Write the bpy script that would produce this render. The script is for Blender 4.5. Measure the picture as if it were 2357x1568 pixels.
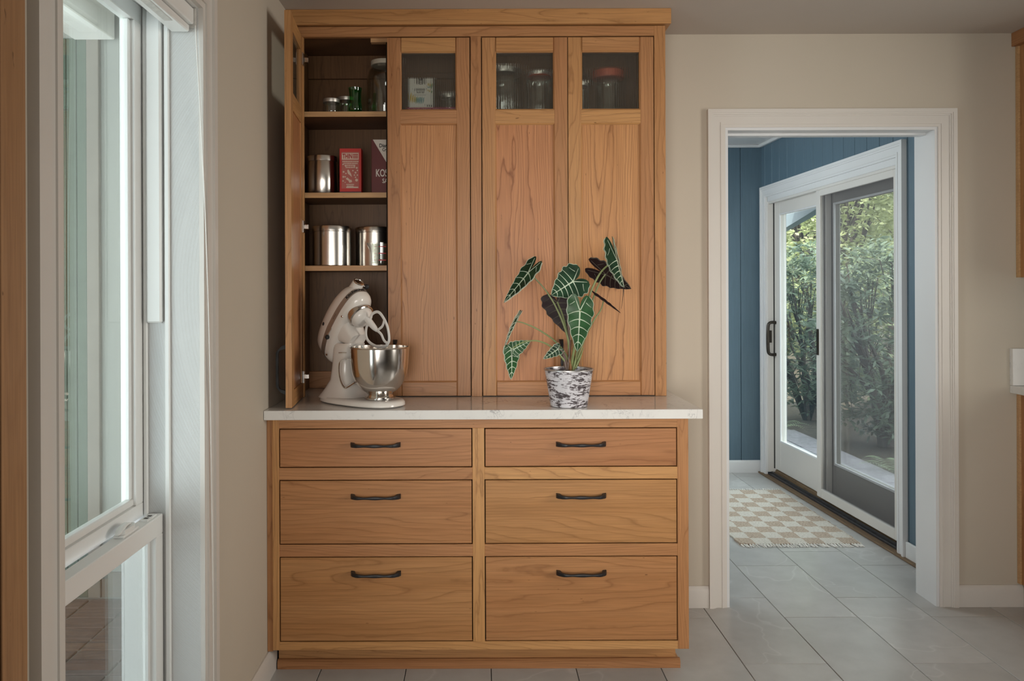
import bpy, bmesh, math, random
from mathutils import Vector, Matrix
import numpy as np

for _o in list(bpy.data.objects):
    bpy.data.objects.remove(_o, do_unlink=True)
SC = bpy.context.scene
COL = SC.collection
R = math.radians

# ------------------------------------------------------------------ camera
EYE = 1.314
cam_data = bpy.data.cameras.new('camera')
cam_data.sensor_width = 36.0
cam_data.sensor_fit = 'HORIZONTAL'
cam_data.lens = 28.35
cam_data.shift_x = 0.0320
cam_data.shift_y = -0.0484
cam_data.clip_start = 0.02
cam_data.clip_end = 200
cam = bpy.data.objects.new('camera', cam_data)
COL.objects.link(cam)
cam.matrix_world = Matrix.Translation((0, 0, EYE)) @ Matrix.Rotation(R(90), 4, 'X') @ Matrix.Rotation(R(-0.21), 4, 'Z')
SC.camera = cam

# ------------------------------------------------------------------ colour management
SC.view_settings.view_transform = 'Standard'
SC.view_settings.look = 'None'
SC.view_settings.gamma = 1.0
SC.view_settings.use_curve_mapping = False
SC.view_settings.exposure = 0.0
SC.cycles.max_bounces = 7
SC.cycles.use_adaptive_sampling = True
SC.cycles.adaptive_threshold = 0.02
SC.cycles.diffuse_bounces = 3
SC.cycles.glossy_bounces = 3
SC.cycles.transmission_bounces = 6
SC.cycles.transparent_max_bounces = 12
SC.cycles.caustics_reflective = False
SC.cycles.caustics_refractive = False

# ------------------------------------------------------------------ sky
world = bpy.data.worlds.new('sky')
SC.world = world
world.use_nodes = True
wn = world.node_tree
wn.nodes.clear()
w_out = wn.nodes.new('ShaderNodeOutputWorld')
w_bg = wn.nodes.new('ShaderNodeBackground')
w_bg.inputs['Color'].default_value = (0.86, 0.94, 1.0, 1)
w_bg.inputs['Strength'].default_value = 6.2
wn.links.new(w_bg.outputs[0], w_out.inputs[0])

# ------------------------------------------------------------------ sun and added fill light
def sun(name, direction, strength, angle, color):
    l = bpy.data.lights.new(name, 'SUN')
    l.energy = strength
    l.angle = R(angle)
    l.color = color
    o = bpy.data.objects.new(name, l)
    COL.objects.link(o)
    o.rotation_euler = Vector(direction).to_track_quat('-Z', 'Y').to_euler()
    return o

def area(name, loc, target, sx, sy, power, color):
    l = bpy.data.lights.new(name, 'AREA')
    l.shape = 'RECTANGLE'
    l.size = sx
    l.size_y = sy
    l.energy = power
    l.color = color
    o = bpy.data.objects.new(name, l)
    COL.objects.link(o)
    o.location = loc
    o.rotation_euler = (Vector(target) - Vector(loc)).to_track_quat('-Z', 'Y').to_euler()
    return o

sun('sun', (0.50, 0.10, -0.87), 12.0, 0.8, (1.0, 0.93, 0.80))
# added area lights, no windows built; narrow spreads darken the edges like a vignette
area('fill_light_rear', (0.9, -2.35, 1.20), (0.60, 3.0, 1.0), 2.4, 1.2, 6.2, (1.0, 0.96, 0.90)).data.spread = R(62)
area('fill_light_near', (-0.62, -0.75, 1.15), (0.55, 3.0, 1.10), 1.3, 1.1, 10.5, (1.0, 0.96, 0.89)).data.spread = R(57)
area('side_light_right', (3.30, 1.25, 1.45), (-0.7, 2.6, 1.2), 1.1, 1.3, 22, (1.0, 0.95, 0.87)).data.spread = R(100)  # unseen source, inferred from the open door's shadow on the left wall
area('fill_light_entry', (0.36, 4.75, 1.40), (2.0, 4.6, 0.9), 1.3, 1.6, 27, (0.88, 0.97, 1.0))

# ------------------------------------------------------------------ helpers
WL = {}

def link(o):
    COL.objects.link(o)
    return o

def pos_of(o):
    return WL.get(o.name, Vector((0, 0, 0))) if o is not None else Vector((0, 0, 0))

def tag(o, label=None, category=None, group=None, kind=None):
    if label: o['label'] = label
    if category: o['category'] = category
    if group: o['group'] = group
    if kind: o['kind'] = kind
    return o

def empty(name, loc=(0, 0, 0), rot=(0, 0, 0), label=None, category=None, group=None, kind=None):
    o = bpy.data.objects.new(name, None)
    o.empty_display_size = 0.05
    o.location = loc
    o.rotation_euler = rot
    link(o)
    WL[o.name] = Vector(loc)
    return tag(o, label, category, group, kind)

def put(me, name, mat, parent=None, loc=(0, 0, 0), rot=(0, 0, 0), local=False):
    """link a mesh object. loc is world position, or parent-frame position when local."""
    o = bpy.data.objects.new(name, me)
    mats = mat if isinstance(mat, (list, tuple)) else [mat]
    if len(me.materials) == 0:
        for m in mats:
            me.materials.append(m)
    link(o)
    loc = Vector(loc)
    if parent is not None:
        o.parent = parent
        o.location = loc if local else loc - pos_of(parent)
        WL[o.name] = pos_of(parent) + loc if local else loc
    else:
        o.location = loc
        WL[o.name] = loc
    o.rotation_euler = rot
    return o

def bm_mesh(bm, name, smooth=None):
    if smooth is not None:
        for f in bm.faces:
            f.smooth = True
        for e in bm.edges:
            if len(e.link_faces) == 2:
                if e.calc_face_angle(0) > R(smooth):
                    e.smooth = False
    bmesh.ops.recalc_face_normals(bm, faces=bm.faces[:])
    me = bpy.data.meshes.new(name)
    bm.to_mesh(me)
    bm.free()
    return me

def add_box(bm, c, s, rot=None):
    m = Matrix.Translation(c)
    if rot is not None:
        m = m @ rot
    m = m @ Matrix.Diagonal((s[0], s[1], s[2], 1))
    return bmesh.ops.create_cube(bm, size=1.0, matrix=m)['verts']

def box(name, xr, yr, zr, mat, parent=None, bev=0.0012, seg=1, local=False):
    c = Vector(((xr[0] + xr[1]) / 2, (yr[0] + yr[1]) / 2, (zr[0] + zr[1]) / 2))
    s = (abs(xr[1] - xr[0]), abs(yr[1] - yr[0]), abs(zr[1] - zr[0]))
    bm = bmesh.new()
    add_box(bm, (0, 0, 0), s)
    if bev > 0:
        b = min(bev, min(s) * 0.3)
        bmesh.ops.bevel(bm, geom=bm.edges[:], offset=b, segments=seg, affect='EDGES', profile=0.6)
    me = bm_mesh(bm, name)
    return put(me, name, mat, parent, c, local=local)

def pydata(name, verts, faces, mat, parent=None, loc=(0, 0, 0), rot=(0, 0, 0), local=False, smooth=None, mi=None):
    me = bpy.data.meshes.new(name)
    me.from_pydata([tuple(v) for v in verts], [], [tuple(f) for f in faces])
    me.update()
    if smooth is not None:
        bm = bmesh.new()
        bm.from_mesh(me)
        bpy.data.meshes.remove(me)
        me = bm_mesh(bm, name, smooth)
    if mi is not None:
        for p, k in zip(me.polygons, mi):
            p.material_index = k
    return put(me, name, mat, parent, loc, rot, local)

def prism_data(poly, a, b):
    """poly: list of 2d points -> verts (u, v, w) with w = a and b"""
    n = len(poly)
    v = [(p[0], p[1], a) for p in poly] + [(p[0], p[1], b) for p in poly]
    f = [tuple(range(n))[::-1], tuple(range(n, 2 * n))]
    f += [(i, (i + 1) % n, n + (i + 1) % n, n + i) for i in range(n)]
    return v, f

def lathe(name, prof, mat, parent=None, loc=(0, 0, 0), rot=(0, 0, 0), local=False, n=40, smooth=35, cap=True):
    """prof: list of (r, z) bottom to top"""
    v = []; f = []
    for (r, z) in prof:
        for k in range(n):
            a = 2 * math.pi * k / n
            v.append((r * math.cos(a), r * math.sin(a), z))
    for i in range(len(prof) - 1):
        for k in range(n):
            k2 = (k + 1) % n
            f.append((i * n + k, i * n + k2, (i + 1) * n + k2, (i + 1) * n + k))
    if cap:
        f.append(tuple(range(n))[::-1])
        f.append(tuple(range((len(prof) - 1) * n, len(prof) * n)))
    return pydata(name, v, f, mat, parent, loc, rot, local, smooth)

def catmull(pts, per=8):
    pts = [Vector(p) for p in pts]
    if len(pts) < 3:
        return [pts[0].lerp(pts[-1], i / per) for i in range(per + 1)]
    P = [pts[0] * 2 - pts[1]] + pts + [pts[-1] * 2 - pts[-2]]
    out = []
    for i in range(1, len(P) - 2):
        for k in range(per):
            t = k / per
            p0, p1, p2, p3 = P[i - 1], P[i], P[i + 1], P[i + 2]
            out.append(0.5 * ((2 * p1) + (p2 - p0) * t + (2 * p0 - 5 * p1 + 4 * p2 - p3) * t * t + (3 * p1 - p0 - 3 * p2 + p3) * t ** 3))
    out.append(pts[-1].copy())
    return out

def tube_data(path, rad, n=8, closed=False, base=0, flat=None):
    """path: list of Vectors, rad: float or list. flat=(a,b) scales the section. returns verts, faces"""
    m = len(path)
    if not isinstance(rad, (list, tuple)):
        rad = [rad] * m
    v = []; f = []
    up = None
    for i in range(m):
        a = path[(i - 1) % m] if (closed or i > 0) else path[i]
        b = path[(i + 1) % m] if (closed or i < m - 1) else path[i]
        t = (b - a)
        if t.length < 1e-9:
            t = Vector((0, 0, 1))
        t.normalize()
        if up is None:
            up = Vector((0, 0, 1)) if abs(t.z) < 0.9 else Vector((1, 0, 0))
        up = (up - t * up.dot(t))
        if up.length < 1e-6:
            up = t.orthogonal()
        up.normalize()
        sd = t.cross(up)
        fx, fy = flat if flat else (1, 1)
        for k in range(n):
            an = 2 * math.pi * (k + 0.5) / n
            v.append(path[i] + (sd * math.cos(an) * fx + up * math.sin(an) * fy) * rad[i])
    for i in range(m if closed else m - 1):
        i2 = (i + 1) % m
        for k in range(n):
            k2 = (k + 1) % n
            f.append((base + i * n + k, base + i * n + k2, base + i2 * n + k2, base + i2 * n + k))
    if not closed:
        f.append(tuple(base + k for k in range(n))[::-1])
        f.append(tuple(base + (m - 1) * n + k for k in range(n)))
    return v, f

def tube(name, pts, rad, mat, parent=None, n=8, per=6, loc=(0, 0, 0), rot=(0, 0, 0), local=False, closed=False, flat=None, smooth=40):
    path = catmull(pts, per) if per > 1 else [Vector(p) for p in pts]
    if isinstance(rad, (list, tuple)):
        m = len(path); k = len(rad)
        rr = []
        for i in range(m):
            t = i / (m - 1) * (k - 1)
            j = min(int(t), k - 2)
            rr.append(rad[j] + (rad[j + 1] - rad[j]) * (t - j))
        rad = rr
    v, f = tube_data(path, rad, n, closed, 0, flat)
    return pydata(name, v, f, mat, parent, loc, rot, local, smooth)

def text_mesh(txt, size, extrude=0.0, bold=0.0, sx=1.0):
    cu = bpy.data.curves.new('lettering', 'FONT')
    cu.body = txt
    cu.size = size
    cu.extrude = extrude
    cu.offset = bold
    cu.align_x = 'CENTER'
    cu.align_y = 'CENTER'
    cu.resolution_u = 3
    o = bpy.data.objects.new('lettering_curve', cu)
    COL.objects.link(o)
    dg = bpy.context.evaluated_depsgraph_get()
    dg.update()
    me = bpy.data.meshes.new_from_object(o.evaluated_get(dg))
    bpy.data.objects.remove(o, do_unlink=True)
    bpy.data.curves.remove(cu)
    if sx != 1.0:
        for v in me.vertices:
            v.co.x *= sx
    me.materials.clear()
    return me

def text_front(name, txt, size, center, mat, parent, local=False, sx=1.0, bold=0.0, rot=0.0):
    """flat lettering facing -y"""
    me = text_mesh(txt, size, 0.0, bold, sx)
    return put(me, name, mat, parent, center, (R(90), 0, rot), local)

# ------------------------------------------------------------------ materials
def new_mat(name):
    m = bpy.data.materials.new(name)
    m.use_nodes = True
    nt = m.node_tree
    nt.nodes.clear()
    out = nt.nodes.new('ShaderNodeOutputMaterial')
    return m, nt, out

def N(nt, typ, **kw):
    n = nt.nodes.new('ShaderNode' + typ)
    for k, v in kw.items():
        if k in n.inputs.keys():
            n.inputs[k].default_value = v
        else:
            setattr(n, k, v)
    return n

def L(nt, a, b):
    nt.links.new(a, b)

def principled(nt, out, col=(0.8, 0.8, 0.8), rough=0.5, metal=0.0, spec=0.5):
    b = nt.nodes.new('ShaderNodeBsdfPrincipled')
    b.inputs['Base Color'].default_value = (*col, 1)
    b.inputs['Roughness'].default_value = rough
    b.inputs['Metallic'].default_value = metal
    b.inputs['Specular IOR Level'].default_value = spec
    L(nt, b.outputs[0], out.inputs[0])
    return b

def ramp(nt, stops):
    r = nt.nodes.new('ShaderNodeValToRGB')
    els = r.color_ramp.elements
    while len(els) < len(stops):
        els.new(0.5)
    for e, (p, c) in zip(els, stops):
        e.position = p
        e.color = (*c, 1) if len(c) == 3 else c
    return r

def mixrgb(nt, a, b, fac, mode='MIX'):
    m = nt.nodes.new('ShaderNodeMix')
    m.data_type = 'RGBA'
    m.blend_type = mode
    for sock, val in ((m.inputs[0], fac), (m.inputs[6], a), (m.inputs[7], b)):
        if hasattr(val, 'is_output') or isinstance(val, bpy.types.NodeSocket):
            L(nt, val, sock)
        elif isinstance(val, (int, float)):
            sock.default_value = val
        else:
            sock.default_value = (*val, 1)
    return m.outputs[2]

def math_node(nt, op, a, b=None):
    m = nt.nodes.new('ShaderNodeMath')
    m.operation = op
    for sock, val in ((m.inputs[0], a), (m.inputs[1], b)):
        if val is None: continue
        if isinstance(val, (int, float)):
            sock.default_value = val
        else:
            L(nt, val, sock)
    return m.outputs[0]

def plain(name, col, rough=0.5, metal=0.0, spec=0.5, var=0.05, scale=6.0, bump=0.0, bscale=200.0):
    m, nt, out = new_mat(name)
    b = principled(nt, out, col, rough, metal, spec)
    tc = N(nt, 'TexCoord')
    no = N(nt, 'TexNoise', Scale=scale, Detail=4.0)
    L(nt, tc.outputs['Object'], no.inputs['Vector'])
    lo = tuple(c * (1 - var) for c in col)
    hi = tuple(min(1, c * (1 + var)) for c in col)
    rp = ramp(nt, [(0.3, lo), (0.7, hi)])
    L(nt, no.outputs['Fac'], rp.inputs[0])
    L(nt, rp.outputs[0], b.inputs['Base Color'])
    if bump > 0:
        n2 = N(nt, 'TexNoise', Scale=bscale, Detail=3.0)
        L(nt, tc.outputs['Object'], n2.inputs['Vector'])
        bp = N(nt, 'Bump', Strength=bump, Distance=0.002)
        L(nt, n2.outputs['Fac'], bp.inputs['Height'])
        L(nt, bp.outputs[0], b.inputs['Normal'])
    return m

def wood(name, axis, light, mid, dark, rough=0.42, freq=8.0, rings=8.0, line=0.62, var=0.13, grad=60.0):
    """plain-sawn cherry: contour lines of a noise stretched along the grain"""
    m, nt, out = new_mat(name)
    b = principled(nt, out, mid, rough, 0.0, 0.35)
    tc = N(nt, 'TexCoord')
    oi = N(nt, 'ObjectInfo')
    off = N(nt, 'CombineXYZ')
    for i, k in enumerate((37.0, 71.0, 53.0)):
        L(nt, math_node(nt, 'MULTIPLY', oi.outputs['Random'], k), off.inputs[i])
    add = N(nt, 'VectorMath', operation='ADD')
    L(nt, tc.outputs['Object'], add.inputs[0])
    L(nt, off.outputs[0], add.inputs[1])
    st = [1.0, 1.0, 1.0]
    st['xyz'.index(axis)] = 0.085
    mp = N(nt, 'Mapping')
    mp.inputs['Scale'].default_value = st
    L(nt, add.outputs[0], mp.inputs['Vector'])
    n1 = N(nt, 'TexNoise', Scale=freq, Detail=2.2, Roughness=0.45, Distortion=0.25)
    L(nt, mp.outputs[0], n1.inputs['Vector'])
    # knots and wobble
    mp3 = N(nt, 'Mapping')
    st3 = [1.0, 1.0, 1.0]
    st3['xyz'.index(axis)] = 0.45
    mp3.inputs['Scale'].default_value = st3
    L(nt, add.outputs[0], mp3.inputs['Vector'])
    n2 = N(nt, 'TexNoise', Scale=freq * 3.2, Detail=3.0)
    L(nt, mp3.outputs[0], n2.inputs['Vector'])
    tot = math_node(nt, 'ADD', math_node(nt, 'MULTIPLY', n1.outputs['Fac'], rings * 2.2),
                    math_node(nt, 'MULTIPLY', n2.outputs['Fac'], 0.9))
    sx_ = N(nt, 'SeparateXYZ')
    L(nt, add.outputs[0], sx_.inputs[0])
    tot = math_node(nt, 'ADD', tot, math_node(nt, 'MULTIPLY', sx_.outputs[2 if axis == 'x' else 0], grad))
    fr = math_node(nt, 'FRACT', tot)
    rl = ramp(nt, [(0.0, (0.40,) * 3), (0.07, (0.03,) * 3), (0.60, (0.05,) * 3), (0.86, (0.26,) * 3), (0.955, (0.85,) * 3), (1.0, (0.40,) * 3)])
    L(nt, fr, rl.inputs[0])
    # fine fibre
    mf = N(nt, 'Mapping')
    sf = [260.0, 260.0, 260.0]
    sf['xyz'.index(axis)] = 7.0
    mf.inputs['Scale'].default_value = sf
    L(nt, add.outputs[0], mf.inputs['Vector'])
    nf = N(nt, 'TexNoise', Scale=1.0, Detail=3.0)
    L(nt, mf.outputs[0], nf.inputs['Vector'])
    # broad tone bands
    mb = N(nt, 'Mapping')
    sb = [14.0, 14.0, 14.0]
    sb['xyz'.index(axis)] = 0.9
    mb.inputs['Scale'].default_value = sb
    L(nt, add.outputs[0], mb.inputs['Vector'])
    nb = N(nt, 'TexNoise', Scale=1.0, Detail=2.0)
    L(nt, mb.outputs[0], nb.inputs['Vector'])
    rb = ramp(nt, [(0.3, mid), (0.72, light)])
    L(nt, nb.outputs['Fac'], rb.inputs[0])
    c1 = mixrgb(nt, rb.outputs[0], dark, math_node(nt, 'MULTIPLY', rl.outputs[0], line))
    rf = ramp(nt, [(0.3, (0.82,) * 3), (0.7, (1.06,) * 3)])
    L(nt, nf.outputs['Fac'], rf.inputs[0])
    c2 = mixrgb(nt, c1, rf.outputs[0], 1.0, 'MULTIPLY')
    # dark flecks
    mk = N(nt, 'Mapping')
    sk = [150.0, 150.0, 150.0]
    sk['xyz'.index(axis)] = 38.0
    mk.inputs['Scale'].default_value = sk
    L(nt, add.outputs[0], mk.inputs['Vector'])
    nk = N(nt, 'TexNoise', Scale=1.0, Detail=1.0)
    L(nt, mk.outputs[0], nk.inputs['Vector'])
    rk = ramp(nt, [(0.775, (0,) * 3), (0.82, (0.7,) * 3)])
    L(nt, nk.outputs['Fac'], rk.inputs[0])
    c3 = mixrgb(nt, c2, tuple(d * 0.45 for d in dark), rk.outputs[0])
    # board to board tone
    hv = N(nt, 'HueSaturation')
    hv.inputs['Saturation'].default_value = 1.0
    L(nt, math_node(nt, 'ADD', math_node(nt, 'MULTIPLY', oi.outputs['Random'], var * 2), 1.0 - var), hv.inputs['Value'])
    L(nt, math_node(nt, 'ADD', math_node(nt, 'MULTIPLY', oi.outputs['Random'], 0.012), 0.494), hv.inputs['Hue'])
    L(nt, c3, hv.inputs['Color'])
    L(nt, hv.outputs[0], b.inputs['Base Color'])
    bp = N(nt, 'Bump', Strength=0.06, Distance=0.001)
    L(nt, nf.outputs['Fac'], bp.inputs['Height'])
    L(nt, bp.outputs[0], b.inputs['Normal'])
    return m

CL, CM, CD = (0.53, 0.270, 0.112), (0.45, 0.212, 0.080), (0.225, 0.090, 0.030)
M = {}
M['cherry_z'] = wood('cherry_upright', 'z', CL, CM, CD)
M['cherry_x'] = wood('cherry_across', 'x', CL, CM, CD)
M['cherry_y'] = wood('cherry_deep', 'y', CL, CM, CD)
PL, PM, PD = (0.58, 0.275, 0.118), (0.51, 0.228, 0.092), (0.250, 0.092, 0.032)
M['panel_z'] = wood('cherry_panel', 'z', PL, PM, PD, freq=6.0, rings=13.0, line=1.0, var=0.04, grad=75.0)
M['drawer_x'] = wood('cherry_drawer', 'x', (0.47, 0.228, 0.092), (0.41, 0.186, 0.068), CD, freq=5.0, rings=10.0, line=0.66, var=0.04, grad=40.0)
M['carcass_shade_z'] = wood('cherry_carcass_shade', 'z', (0.20, 0.095, 0.042), (0.16, 0.072, 0.031), (0.08, 0.034, 0.014), var=0.04)  # cherry darkened, the cabinet interior's shade put into the colour
M['shelf_x'] = wood('maple_edge', 'x', (0.60, 0.36, 0.18), (0.53, 0.305, 0.15), (0.36, 0.19, 0.085), freq=5, rings=5, line=0.4, var=0.03)
M['near_z'] = wood('cherry_near', 'z', (0.38, 0.205, 0.10), (0.33, 0.17, 0.08), (0.24, 0.11, 0.05), freq=5, rings=4, line=0.3, var=0.02)
M['oak_y'] = wood('worn_sill_wood', 'y', (0.25, 0.17, 0.10), (0.19, 0.12, 0.07), (0.07, 0.045, 0.03), rough=0.7, var=0.04)

def wall_paint(name, col, rough=0.75):
    return plain(name, col, rough, 0, 0.25, var=0.02, scale=2.0, bump=0.08, bscale=350.0)

M['wall'] = wall_paint('beige_wall_paint', (0.565, 0.505, 0.418))
M['ceiling'] = wall_paint('ceiling_paint', (0.56, 0.51, 0.46))
M['white'] = plain('white_trim_paint', (0.68, 0.645, 0.60), 0.35, 0, 0.5, var=0.02, scale=3)
M['vinyl'] = plain('white_window_vinyl', (0.84, 0.84, 0.82), 0.3, 0, 0.5, var=0.02, scale=3)
M['cool_white'] = plain('white_entry_paint', (0.72, 0.73, 0.74), 0.4, 0, 0.5, var=0.02, scale=3)
M['door_white'] = plain('patio_door_white', (0.68, 0.66, 0.63), 0.4, 0, 0.5, var=0.03, scale=3)
M['taupe'] = plain('taupe_door_paint', (0.235, 0.222, 0.205), 0.5, 0, 0.4, var=0.03, scale=4)
M['black_iron'] = plain('black_iron', (0.018, 0.019, 0.022), 0.42, 0.35, 0.5, var=0.1, scale=30)
M['bronze'] = plain('dark_bronze', (0.045, 0.038, 0.032), 0.35, 0.8, 0.5, var=0.2, scale=30)
M['black_rubber'] = plain('black_rubber', (0.02, 0.02, 0.022), 0.6, 0, 0.4, var=0.1)
M['gap_shade'] = plain('painted_gap_shade', (0.02, 0.014, 0.01), 0.9, 0, 0.1)  # near-black that puts the shade of gaps into colour
M['track'] = plain('dark_track', (0.055, 0.052, 0.055), 0.5, 0.3, 0.5, var=0.3, scale=40)
M['steel'] = plain('polished_steel', (0.78, 0.75, 0.71), 0.14, 1.0, 0.5, var=0.02, scale=20)
M['can_steel'] = plain('canister_steel', (0.80, 0.77, 0.72), 0.24, 1.0, 0.5, var=0.02, scale=20)
M['nickel'] = plain('nickel', (0.66, 0.63, 0.60), 0.18, 1.0, 0.5, var=0.03, scale=20)
M['brushed'] = plain('brushed_band', (0.42, 0.38, 0.34), 0.35, 0.7, 0.5, var=0.05, scale=20)
M['lid_grey'] = plain('zinc_lid', (0.52, 0.49, 0.45), 0.38, 0.75, 0.5, var=0.04, scale=40)
M['lid_cream'] = plain('cream_lid', (0.62, 0.57, 0.47), 0.5, 0, 0.4, var=0.03)
M['enamel'] = plain('cream_enamel', (0.74, 0.70, 0.655), 0.16, 0, 0.5, var=0.01, scale=3)
M['beater'] = plain('white_beater_coat', (0.76, 0.74, 0.71), 0.35, 0, 0.5, var=0.02)
M['cord_white'] = plain('white_cord', (0.82, 0.80, 0.76), 0.6, 0, 0.3, var=0.02)

def schlick(nt, f0):
    lw = N(nt, 'LayerWeight')
    lw.inputs['Blend'].default_value = 0.5
    p5 = math_node(nt, 'POWER', lw.outputs['Facing'], 5.0)
    return math_node(nt, 'ADD', math_node(nt, 'MULTIPLY', p5, 1.0 - f0), f0)

def glass_thin(name, tint=(0.96, 0.98, 0.97), refl=0.9, rough=0.0, ior=1.5):
    m, nt, out = new_mat(name)
    tr = N(nt, 'BsdfTransparent')
    tr.inputs[0].default_value = (*tint, 1)
    gl = N(nt, 'BsdfGlossy')
    gl.inputs['Roughness'].default_value = rough
    gl.inputs['Color'].default_value = (refl, refl, refl, 1)
    fr = schlick(nt, ((ior - 1) / (ior + 1)) ** 2 * 2)
    mx = N(nt, 'MixShader')
    L(nt, fr, mx.inputs[0])
    L(nt, tr.outputs[0], mx.inputs[1])
    L(nt, gl.outputs[0], mx.inputs[2])
    L(nt, mx.outputs[0], out.inputs[0])
    return m

M['pane'] = glass_thin('window_glass', (0.93, 0.96, 0.94))
M['jar_glass'] = glass_thin('jar_glass', (0.93, 0.945, 0.935), ior=1.6)
M['green_glass'] = glass_thin('green_glass', (0.30, 0.80, 0.46), ior=1.6)

def reeded():
    m, nt, out = new_mat('reeded_glass')
    tr = N(nt, 'BsdfTransparent')
    tr.inputs[0].default_value = (0.97, 0.98, 0.96, 1)
    rf = N(nt, 'BsdfRefraction')
    rf.inputs['IOR'].default_value = 1.45
    rf.inputs['Roughness'].default_value = 0.0
    rf.inputs['Color'].default_value = (0.95, 0.96, 0.94, 1)
    gl = N(nt, 'BsdfGlossy')
    gl.inputs['Roughness'].default_value = 0.06
    mx = N(nt, 'MixShader')
    mx.inputs[0].default_value = 0.36
    L(nt, tr.outputs[0], mx.inputs[1])
    L(nt, rf.outputs[0], mx.inputs[2])
    fr = schlick(nt, 0.09)
    m2 = N(nt, 'MixShader')
    L(nt, fr, m2.inputs[0])
    L(nt, mx.outputs[0], m2.inputs[1])
    L(nt, gl.outputs[0], m2.inputs[2])
    L(nt, m2.outputs[0], out.inputs[0])
    return m
M['reeded'] = reeded()

def screen_mesh():
    m, nt, out = new_mat('insect_screen')
    tr = N(nt, 'BsdfTransparent')
    df = N(nt, 'BsdfDiffuse')
    df.inputs[0].default_value = (0.20, 0.20, 0.21, 1)
    mx = N(nt, 'MixShader')
    mx.inputs[0].default_value = 0.24
    L(nt, tr.outputs[0], mx.inputs[1])
    L(nt, df.outputs[0], mx.inputs[2])
    L(nt, mx.outputs[0], out.inputs[0])
    return m
M['screen'] = screen_mesh()

def marble(name, base=(0.78, 0.77, 0.745), vein=(0.36, 0.35, 0.36), rough=0.12):
    m, nt, out = new_mat(name)
    b = principled(nt, out, base, rough, 0, 0.5)
    tc = N(nt, 'TexCoord')
    col = None
    prev = None
    for (sc, wid, stren, dis) in ((3.4, 0.006, 0.9, 0.9), (7.0, 0.006, 0.6, 0.8), (15.0, 0.006, 0.3, 0.6)):
        no = N(nt, 'TexNoise', Scale=sc, Detail=5.0, Roughness=0.62, Distortion=dis)
        L(nt, tc.outputs['Object'], no.inputs['Vector'])
        d = math_node(nt, 'ABSOLUTE', math_node(nt, 'SUBTRACT', no.outputs['Fac'], 0.5))
        r = ramp(nt, [(0.0, (stren,) * 3), (wid, (stren * 0.22,) * 3), (wid * 2.2, (0,) * 3)])
        L(nt, d, r.inputs[0])
        gate = N(nt, 'TexNoise', Scale=sc * 1.7, Detail=2.0)
        L(nt, tc.outputs['Object'], gate.inputs['Vector'])
        rg = ramp(nt, [(0.48, (0,) * 3), (0.66, (1,) * 3)])
        L(nt, gate.outputs['Fac'], rg.inputs[0])
        fac = math_node(nt, 'MULTIPLY', r.outputs[0], rg.outputs[0])
        prev = mixrgb(nt, prev if prev is not None else base, vein, fac)
    no = N(nt, 'TexNoise', Scale=4.0, Detail=4.0)
    L(nt, tc.outputs['Object'], no.inputs['Vector'])
    rc = ramp(nt, [(0.35, (0.93,) * 3), (0.65, (1.0,) * 3)])
    L(nt, no.outputs['Fac'], rc.inputs[0])
    L(nt, mixrgb(nt, prev, rc.outputs[0], 1.0, 'MULTIPLY'), b.inputs['Base Color'])
    return m
M['marble'] = marble('white_quartz')

def floor_tile():
    m, nt, out = new_mat('grey_stone_tile')
    b = principled(nt, out, (0.40, 0.39, 0.375), 0.30, 0, 0.5)
    tc = N(nt, 'TexCoord')
    oi = N(nt, 'ObjectInfo')
    off = N(nt, 'CombineXYZ')
    for i, k in enumerate((31.0, 57.0, 11.0)):
        L(nt, math_node(nt, 'MULTIPLY', oi.outputs['Random'], k), off.inputs[i])
    add = N(nt, 'VectorMath', operation='ADD')
    L(nt, tc.outputs['Object'], add.inputs[0])
    L(nt, off.outputs[0], add.inputs[1])
    n1 = N(nt, 'TexNoise', Scale=7.0, Detail=6.0, Roughness=0.6)
    L(nt, add.outputs[0], n1.inputs['Vector'])
    r1 = ramp(nt, [(0.3, (0.46, 0.45, 0.43)), (0.7, (0.55, 0.54, 0.52))])
    L(nt, n1.outputs['Fac'], r1.inputs[0])
    n2 = N(nt, 'TexNoise', Scale=1.5, Detail=3.5, Roughness=0.5, Distortion=0.3)
    L(nt, add.outputs[0], n2.inputs['Vector'])
    d = math_node(nt, 'ABSOLUTE', math_node(nt, 'SUBTRACT', n2.outputs['Fac'], 0.5))
    r2 = ramp(nt, [(0.0, (0.38,) * 3), (0.003, (0.12,) * 3), (0.008, (0,) * 3)])
    L(nt, d, r2.inputs[0])
    c = mixrgb(nt, r1.outputs[0], (0.72, 0.71, 0.69), r2.outputs[0])
    hv = N(nt, 'HueSaturation')
    L(nt, math_node(nt, 'ADD', math_node(nt, 'MULTIPLY', oi.outputs['Random'], 0.10), 0.95), hv.inputs['Value'])
    L(nt, c, hv.inputs['Color'])
    L(nt, hv.outputs[0], b.inputs['Base Color'])
    b.inputs['Roughness'].default_value = 0.32
    return m
M['tile'] = floor_tile()
M['grout'] = plain('dark_grout', (0.13, 0.125, 0.12), 0.9, 0, 0.2, var=0.1, scale=50)

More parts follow.
